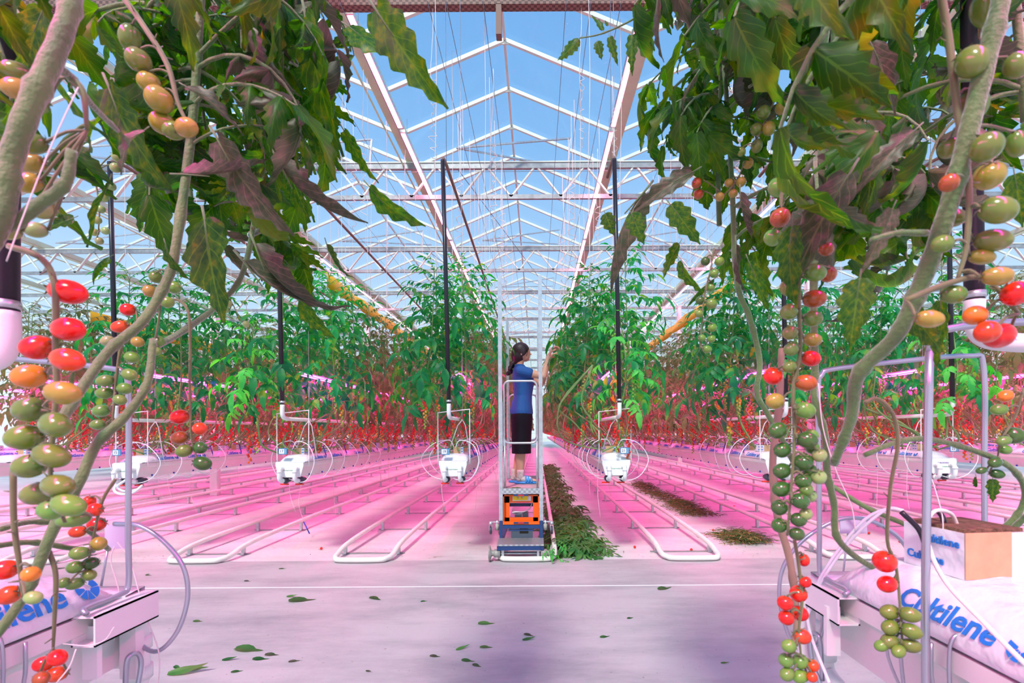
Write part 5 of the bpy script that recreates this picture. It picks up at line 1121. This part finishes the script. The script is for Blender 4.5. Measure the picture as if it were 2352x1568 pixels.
for q, xs, pl, rs_ in ((0, ((-.62, 1.15), (-.85, .70), (-.55, .95), (-.9, 1.3)), PL3, 'l'), (1, ((.45, 1.2), (.8, .8), (.55, .9), (.85, 1.3)), PR3, 'r')):
    for (x, y) in xs:
        MB().tube(smoothpts([(x, y, 1.75), (x+rn.uniform(-.04, .04), y, 2.2), (x+rn.uniform(-.05, .05), y, 2.7), (x, y, 3.5)], 4), .0065, 8).build('stem', M['stem'], pl)
KEEP = [(240, 40, 470, 340, .75), (-50, 130, 130, 560, .6), (150, -20, 240, 330, .6), (1770, 540, 1930, 900, .75), (2140, -40, 2352, 640, .6), (1870, -50, 1925, 330, .9), (1730, 230, 1820, 360, 1.1), (1630, 340, 1740, 470, 1.1), (360, 540, 430, 700, .85)]
def fill(poly, axes, plants, n, rng, zmax=3.3):
    done = 0; tries = 0; cnt = {p.name: 0 for p in plants}
    while done < n and tries < 20000:
        tries += 1; b = rng.choice(axes)
        if b.z < 1.62 or b.z > zmax or b.y < .4: continue
        L = rng.uniform(.6, 1.25); az = rng.uniform(0, 6.28); e = Matrix.Rotation(az, 4, 'Z') @ Matrix.Rotation(rng.uniform(-.35, .45), 4, 'Y') @ Matrix.Rotation(rng.uniform(-.5, .5), 4, 'X')
        tip = b+(e @ V3(.30*L, 0, -.10*L)); mid = b+(e @ V3(.17*L, 0, -.0))
        if tip.y < .42 or mid.y < .42: continue
        ok = all(inside(poly, *proj(q)) for q in (tip, mid, tip-V3(0, 0, .06)))
        if ok:
            for q in (b, mid, tip, (mid+tip)/2, (b+mid)/2, tip-V3(0, 0, .05), mid-V3(0, 0, .04)):
                X_, Y_ = proj(q)
                if any(a0 < X_ < a1 and b0 < Y_ < b1 and q.y < dd for a0, b0, a1, b1, dd in KEEP): ok = False; break
        if not ok: continue
        pl = min(plants, key=lambda p: cnt[p.name]+abs(p['cx']-b.x)*80); cnt[pl.name] += 1
        put('leaf', CP[rng.randrange(7) if rng.random() < .88 else 7+rng.randrange(2)], pl, b, e.to_euler(), L); done += 1
    return done
for p, c in ((PL1, -.6), (PL2, -.75), (PL3, -.5), (PR1, .5), (PR2, .8), (PR3, .4)): p['cx'] = c
rf_ = random.Random(31)
print('fill', fill(POL_L, [p for p in AX_L if p.z > 1.6]+extra_L, [PL1, PL2, PL3], 150, rf_), fill(POL_R, [p for p in AX_R if p.z > 1.6]+extra_R, [PR1, PR2, PR3], 185, rf_))
for p in (PL1, PL2, PL3, PR1, PR2, PR3): del p['cx']
# loose twines near the gutters
for k, (pts, d, lab) in enumerate((([(262, 1255), (255, 1290), (275, 1370), (262, 1470)], .9, 'short twine hanging at the left hoop'), ([(270, 1245), (300, 1290), (330, 1400), (365, 1500), (362, 1600)], .92, 'long white twine curving across the left hose ring'), ([(2125, 1000), (2128, 1060), (2150, 1130), (2165, 1190), (2166, 1260)], .78, 'white twine hanging from the arching stem at the right'),
     ([(180, 200), (120, 330), (60, 480), (15, 600)], .40, 'white twine tied along the thick left stem'), ([(1880, 880), (1890, 980), (1920, 1080), (1955, 1160), (1965, 1220)], .85, 'white twine beside the stem behind the dark green tomatoes'), ([(145, 1478), (200, 1482), (240, 1470), (262, 1440)], .72, 'white twine end lying across the left gutter side'), ([(175, 1490), (160, 1530), (130, 1568)], .55, 'thick white twine over the lowest red tomatoes'))):
    tagm(MB().tube(smoothpts([P(x, y, d) for x, y in pts], 5), .0012*d, 5), 'twine', M['twine'], lab, 'twine')
# ---------------------------------------------------------------- cut leaves, dry piles and scraps on the floor
rl = random.Random(8)
def heap(name, x0, x1, y0, y1, h, n, mts, lab, cat, L=.22, wx=None, stalk=False):
    mb = MB()
    for k in range(n):
        y = rl.uniform(y0, y1); t = (y-y0)/(y1-y0); w = (x1-x0)/2; cx = (x0+x1)/2+.03*math.sin(y*3)
        x = cx+rl.gauss(0, .42)*w; q = max(0, 1-abs(x-cx)/w); z = rl.uniform(.003, .02+h*q*(.75+.25*math.sin(y*5)))
        T = Matrix.Translation((x, y, z)) @ Matrix.Rotation(rl.uniform(0, 6.28), 4, 'Z') @ Matrix.Rotation(rl.uniform(-.25, .35), 4, 'Y') @ Matrix.Rotation(rl.uniform(-.4, .4), 4, 'X')
        if stalk:
            a = T @ V3(0, 0, 0); b = T @ V3(rl.uniform(.06, .16), 0, .0); m = (a+b)/2+V3(rl.uniform(-.02, .02), rl.uniform(-.02, .02), rl.uniform(0, .02))
            for p in (a, b, m): p.z = max(.004, p.z)
            mb.tube([a, m, b], .0022, 3, rl.randrange(2))
            if rl.random() < .5: leaflet(mb, T, .05, .03, 2, 1, .8, .6, 0, 3, 0, rl)
        elif rl.random() < .45: compound(mb, T, L*rl.uniform(.8, 1.3), 3, .42, .25, 3, 1, rl, rl.randrange(2) if y > 7 else 0, 2, .0025, 3, saw=.4)
        else: leaflet(mb, T, rl.uniform(.06, .12), .05, 3, 1, .4, .3, .35, 3, 0 if rl.random() < .7 else 1, rl)
    mb.v = [(p[0], p[1], max(.002, p[2])) for p in mb.v]
    return tag(mb.build(name, mts), lab, cat, kind='stuff')
MT = [M['litter'], M['litter_dark'], M['stem_far']]
heap('cut_leaves', .12, .68, 4.85, 5.9, .10, 420, MT, 'fresh green cut leaves heaped on the foil beside the trolley', 'cut leaves')
heap('cut_leaves', .16, .62, 6.0, 7.6, .09, 380, MT, 'second stretch of cut leaves in the line right of the trolley', 'cut leaves')
heap('cut_leaves', .18, .58, 7.7, 17, .10, 900, MT, 'long dark line of cut leaves running back down the trolley aisle', 'cut leaves')
heap('dry_trimmings', 2.08, 2.62, 5.35, 5.9, .11, 900, [M['litter_dry'], M['litter']], 'nearest round pile of dry brown trimmings right of the white rails', 'trimmings', stalk=True)
heap('dry_trimmings', 2.10, 2.66, 7.1, 8.5, .13, 1000, [M['litter_dry'], M['litter']], 'middle pile of dry brown trimmings between the rails at the right', 'trimmings', stalk=True)
heap('dry_trimmings', 2.05, 2.60, 8.7, 11.5, .12, 1000, [M['litter_dry'], M['litter']], 'farthest pile of dry brown trimmings under the gutter signed 21', 'trimmings', stalk=True)
# sprig hanging over the foot of the rails
sp_ = MB()
for k in range(7): compound(sp_, Matrix.Translation((0, 0, .02+.03*k)) @ Matrix.Rotation(k*1.1, 4, 'Z') @ Matrix.Rotation(.1, 4, 'Y'), .16, 3, .4, .9, 5, 1, rl, 0, 1, .002, 4, saw=.4)
sp_.v = [(p[0], p[1], max(.003, p[2])) for p in sp_.v]
tag(sp_.build('leafy_sprig', [M['leaf_new'], M['stem_far']], None, (.17, 4.70, 0)), 'bright green leafy sprig lying by the right wheel of the trolley', 'sprig')
pf = MB()
for k in range(14): leaflet(pf, Matrix.Translation((rl.uniform(-.10, .04), rl.uniform(.02, .08), .672)) @ Matrix.Rotation(rl.uniform(0, 6), 4, 'Z'), .05, .03, 3, 1, .5, .3, .3, 3, 0, rl)
tag(pf.build('leaf_scraps', M['litter'], None, (-.20, 5.0, 0)), 'few green leaves lying on the trolley platform by the feet', 'leaf scraps', kind='stuff')
# scraps of leaf on the concrete, each its own
SCR = []
for i in range(4):
    m = MB(); leaflet(m, Matrix.Translation((0, 0, .004)) @ Matrix.Rotation((.1, .5, -.1, .3)[i], 4, 'X'), .10, (.05, .03, .06, .04)[i], 6, 2, (.3, -.5, .2, .5)[i], .3, .35, 4, 0, rl); m.v = [(p[0], p[1], max(.001, p[2])) for p in m.v]
    SCR.append([m.mesh('fallen_leaf', M['litter']), m.mesh('fallen_leaf', M['leaf_dry'])])
def F2(px, py): return P(px, py, CAMZ*F/(py-VY+ROLL*(px-VX)*0+1e-6)) if True else None
spots = [(692, 1378, 60, 0, 'dark crumpled leaf left of the middle of the path'), (673, 1367, 30, 0, 'small narrow leaf beside the dark crumpled one'), (866, 1370, 36, 0, 'flat green leaf in the middle left of the path below the white line'), (1533, 1356, 44, 0, 'green folded leaf at the right of the path just below the white line'),
         (1118, 1432, 40, 0, 'dark narrow leaf at the middle of the path'), (1216, 1470, 32, 0, 'dark oval leaf right of the middle of the path'), (1216, 1456, 26, 1, 'small leaf just behind the dark oval one'), (1077, 1515, 34, 0, 'green triangular leaf at the bottom middle'), (1098, 1525, 26, 1, 'pale leaf beside the green triangular leaf'),
         (1064, 1492, 34, 0, 'ragged leaf piece above the triangular leaf'), (1117, 1486, 30, 0, 'two-lobed scrap left of the oval leaf'), (1392, 1465, 28, 0, 'small dark leaf on the right half of the path'), (575, 1487, 70, 0, 'long curled green leaf at the lower left'), (430, 1545, 90, 0, 'largest long green leaf at the bottom left corner of the path'), (453, 1533, 40, 0, 'dark leaf touching the largest long one'),
         (600, 1510, 40, 0, 'green leaf right of the long curled one'), (625, 1500, 34, 1, 'thin brown scrap right of the long curled leaf'), (528, 1512, 36, 0, 'pale green leaf under the long curled one'), (675, 1517, 26, 1, 'brown curled scrap at the lower left'), (415, 1525, 30, 0, 'small dark leaf by the left hose ring'), (455, 1422, 24, 0, 'small grey green leaf right of the left hose ring'),
         (345, 1315, 22, 0, 'tiny leaf near the foot of the first rail'), (648, 1303, 16, 0, 'tiny scrap by the second rail loop'), (570, 1330, 18, 1, 'tiny brown scrap just above the white line'), (1000, 1505, 26, 1, 'brown crumbled leaf near the bottom of the path'), (1665, 1525, 20, 0, 'small scrap at the bottom right of the path'), (1450, 1422, 18, 0, 'tiny leaf on the right side of the path'), (975, 1380, 18, 0, 'tiny leaf right of the flat green leaf'), (543, 1540, 26, 0, 'small leaf at the very bottom left of the middle'), (850, 1538, 20, 1, 'small brown scrap at the bottom')]
for k, (px, py, w, dry, lab) in enumerate(spots):
    p = F2(px, py); L = w*p.y/F
    o = put('fallen_leaf', SCR[k % 4][dry], None, (p.x-L/2, p.y, .0), (0, 0, rl.uniform(-.6, .6)), L/.10); tag(o, lab, 'fallen leaf', 'leaf scraps on the path')
# single tomatoes dropped on the foil
dt = MB(); dt.ball((0, 0, .014), (.0145, .0145, .014), 12); dt.tube([(0, 0, .027), (.002, 0, .031)], .002, 5, 1); DT = dt.mesh('dropped_tomato', [M['t_red'], M['truss']])
for px, py, lab in ((738, 1259, 'red tomato dropped on the foil left of the trolley'), (1458, 1260, 'red tomato dropped inside the rail loop right of the trolley'), (1588, 1267, 'second red tomato inside the rail loop, nearer its right rail'), (1638, 1222, 'red tomato by the nearest dry pile'), (1150, 1120, 'red tomato in the aisle left of the trolley'), (1996, 1231, 'red tomato beyond the lower right gutter'), (2067, 1251, 'red tomato right of the first one beyond the lower right gutter'), (1686, 1167, 'red tomato on the foil behind the nearest dry pile'), (505, 1150, 'red tomato between the left rails'), (1300, 1262, 'red tomato at the edge of the fresh cut leaves')):
    p = F2(px, py); tag(put('dropped_tomato', DT, None, (p.x, p.y, 0)), lab, 'tomato')
cr = MB()
for k in range(700):
    x = rl.uniform(-6, 6); y = 4.85+9*rl.random()**1.6; 
    if abs(((x+.9) % 1.6)-.8) > .75: continue
    T = Matrix.Translation((x, y, .002)) @ Matrix.Rotation(rl.uniform(0, 6), 4, 'Z'); leaflet(cr, T, rl.uniform(.012, .05), .012, 2, 1, .2, .2, 0, 3, rl.randrange(2), rl)
cr.v = [(p[0], p[1], max(0, p[2])) for p in cr.v]
tag(cr.build('leaf_crumbs', [M['litter_dry'], M['wool']]), 'brown crumbs and leaf bits scattered over the white foil', 'crumbs', kind='stuff')
ph = MB(); ph.tube([P(1, 1, 1)*0+V3(-2.78, 5.85, .19), V3(-2.70, 5.83, .05)], .007, 6); ph.tube(smoothpts([V3(-3.10, 6.6, .82), V3(-2.86, 5.9, .45), V3(-2.78, 5.85, .19)], 4), .002, 4, 1)
tag(ph.build('drip_stake', [M['blueclip'], M['twine']]), 'blue drip stake dangling low on a long white tube at the left', 'drip stake')

NUM = {'15': 'fifteen', '17': 'seventeen', '19': 'nineteen', '21': 'twenty-one', '25': 'twenty-five'}
for o in bpy.data.objects:
    for key in ('label', 'group'):
        l = o.get(key)
        if l:
            for a_, b_ in NUM.items(): l = l.replace(a_, b_)
            o[key] = l
            if len(l.split()) > 16: print('LONG', o.name, l)
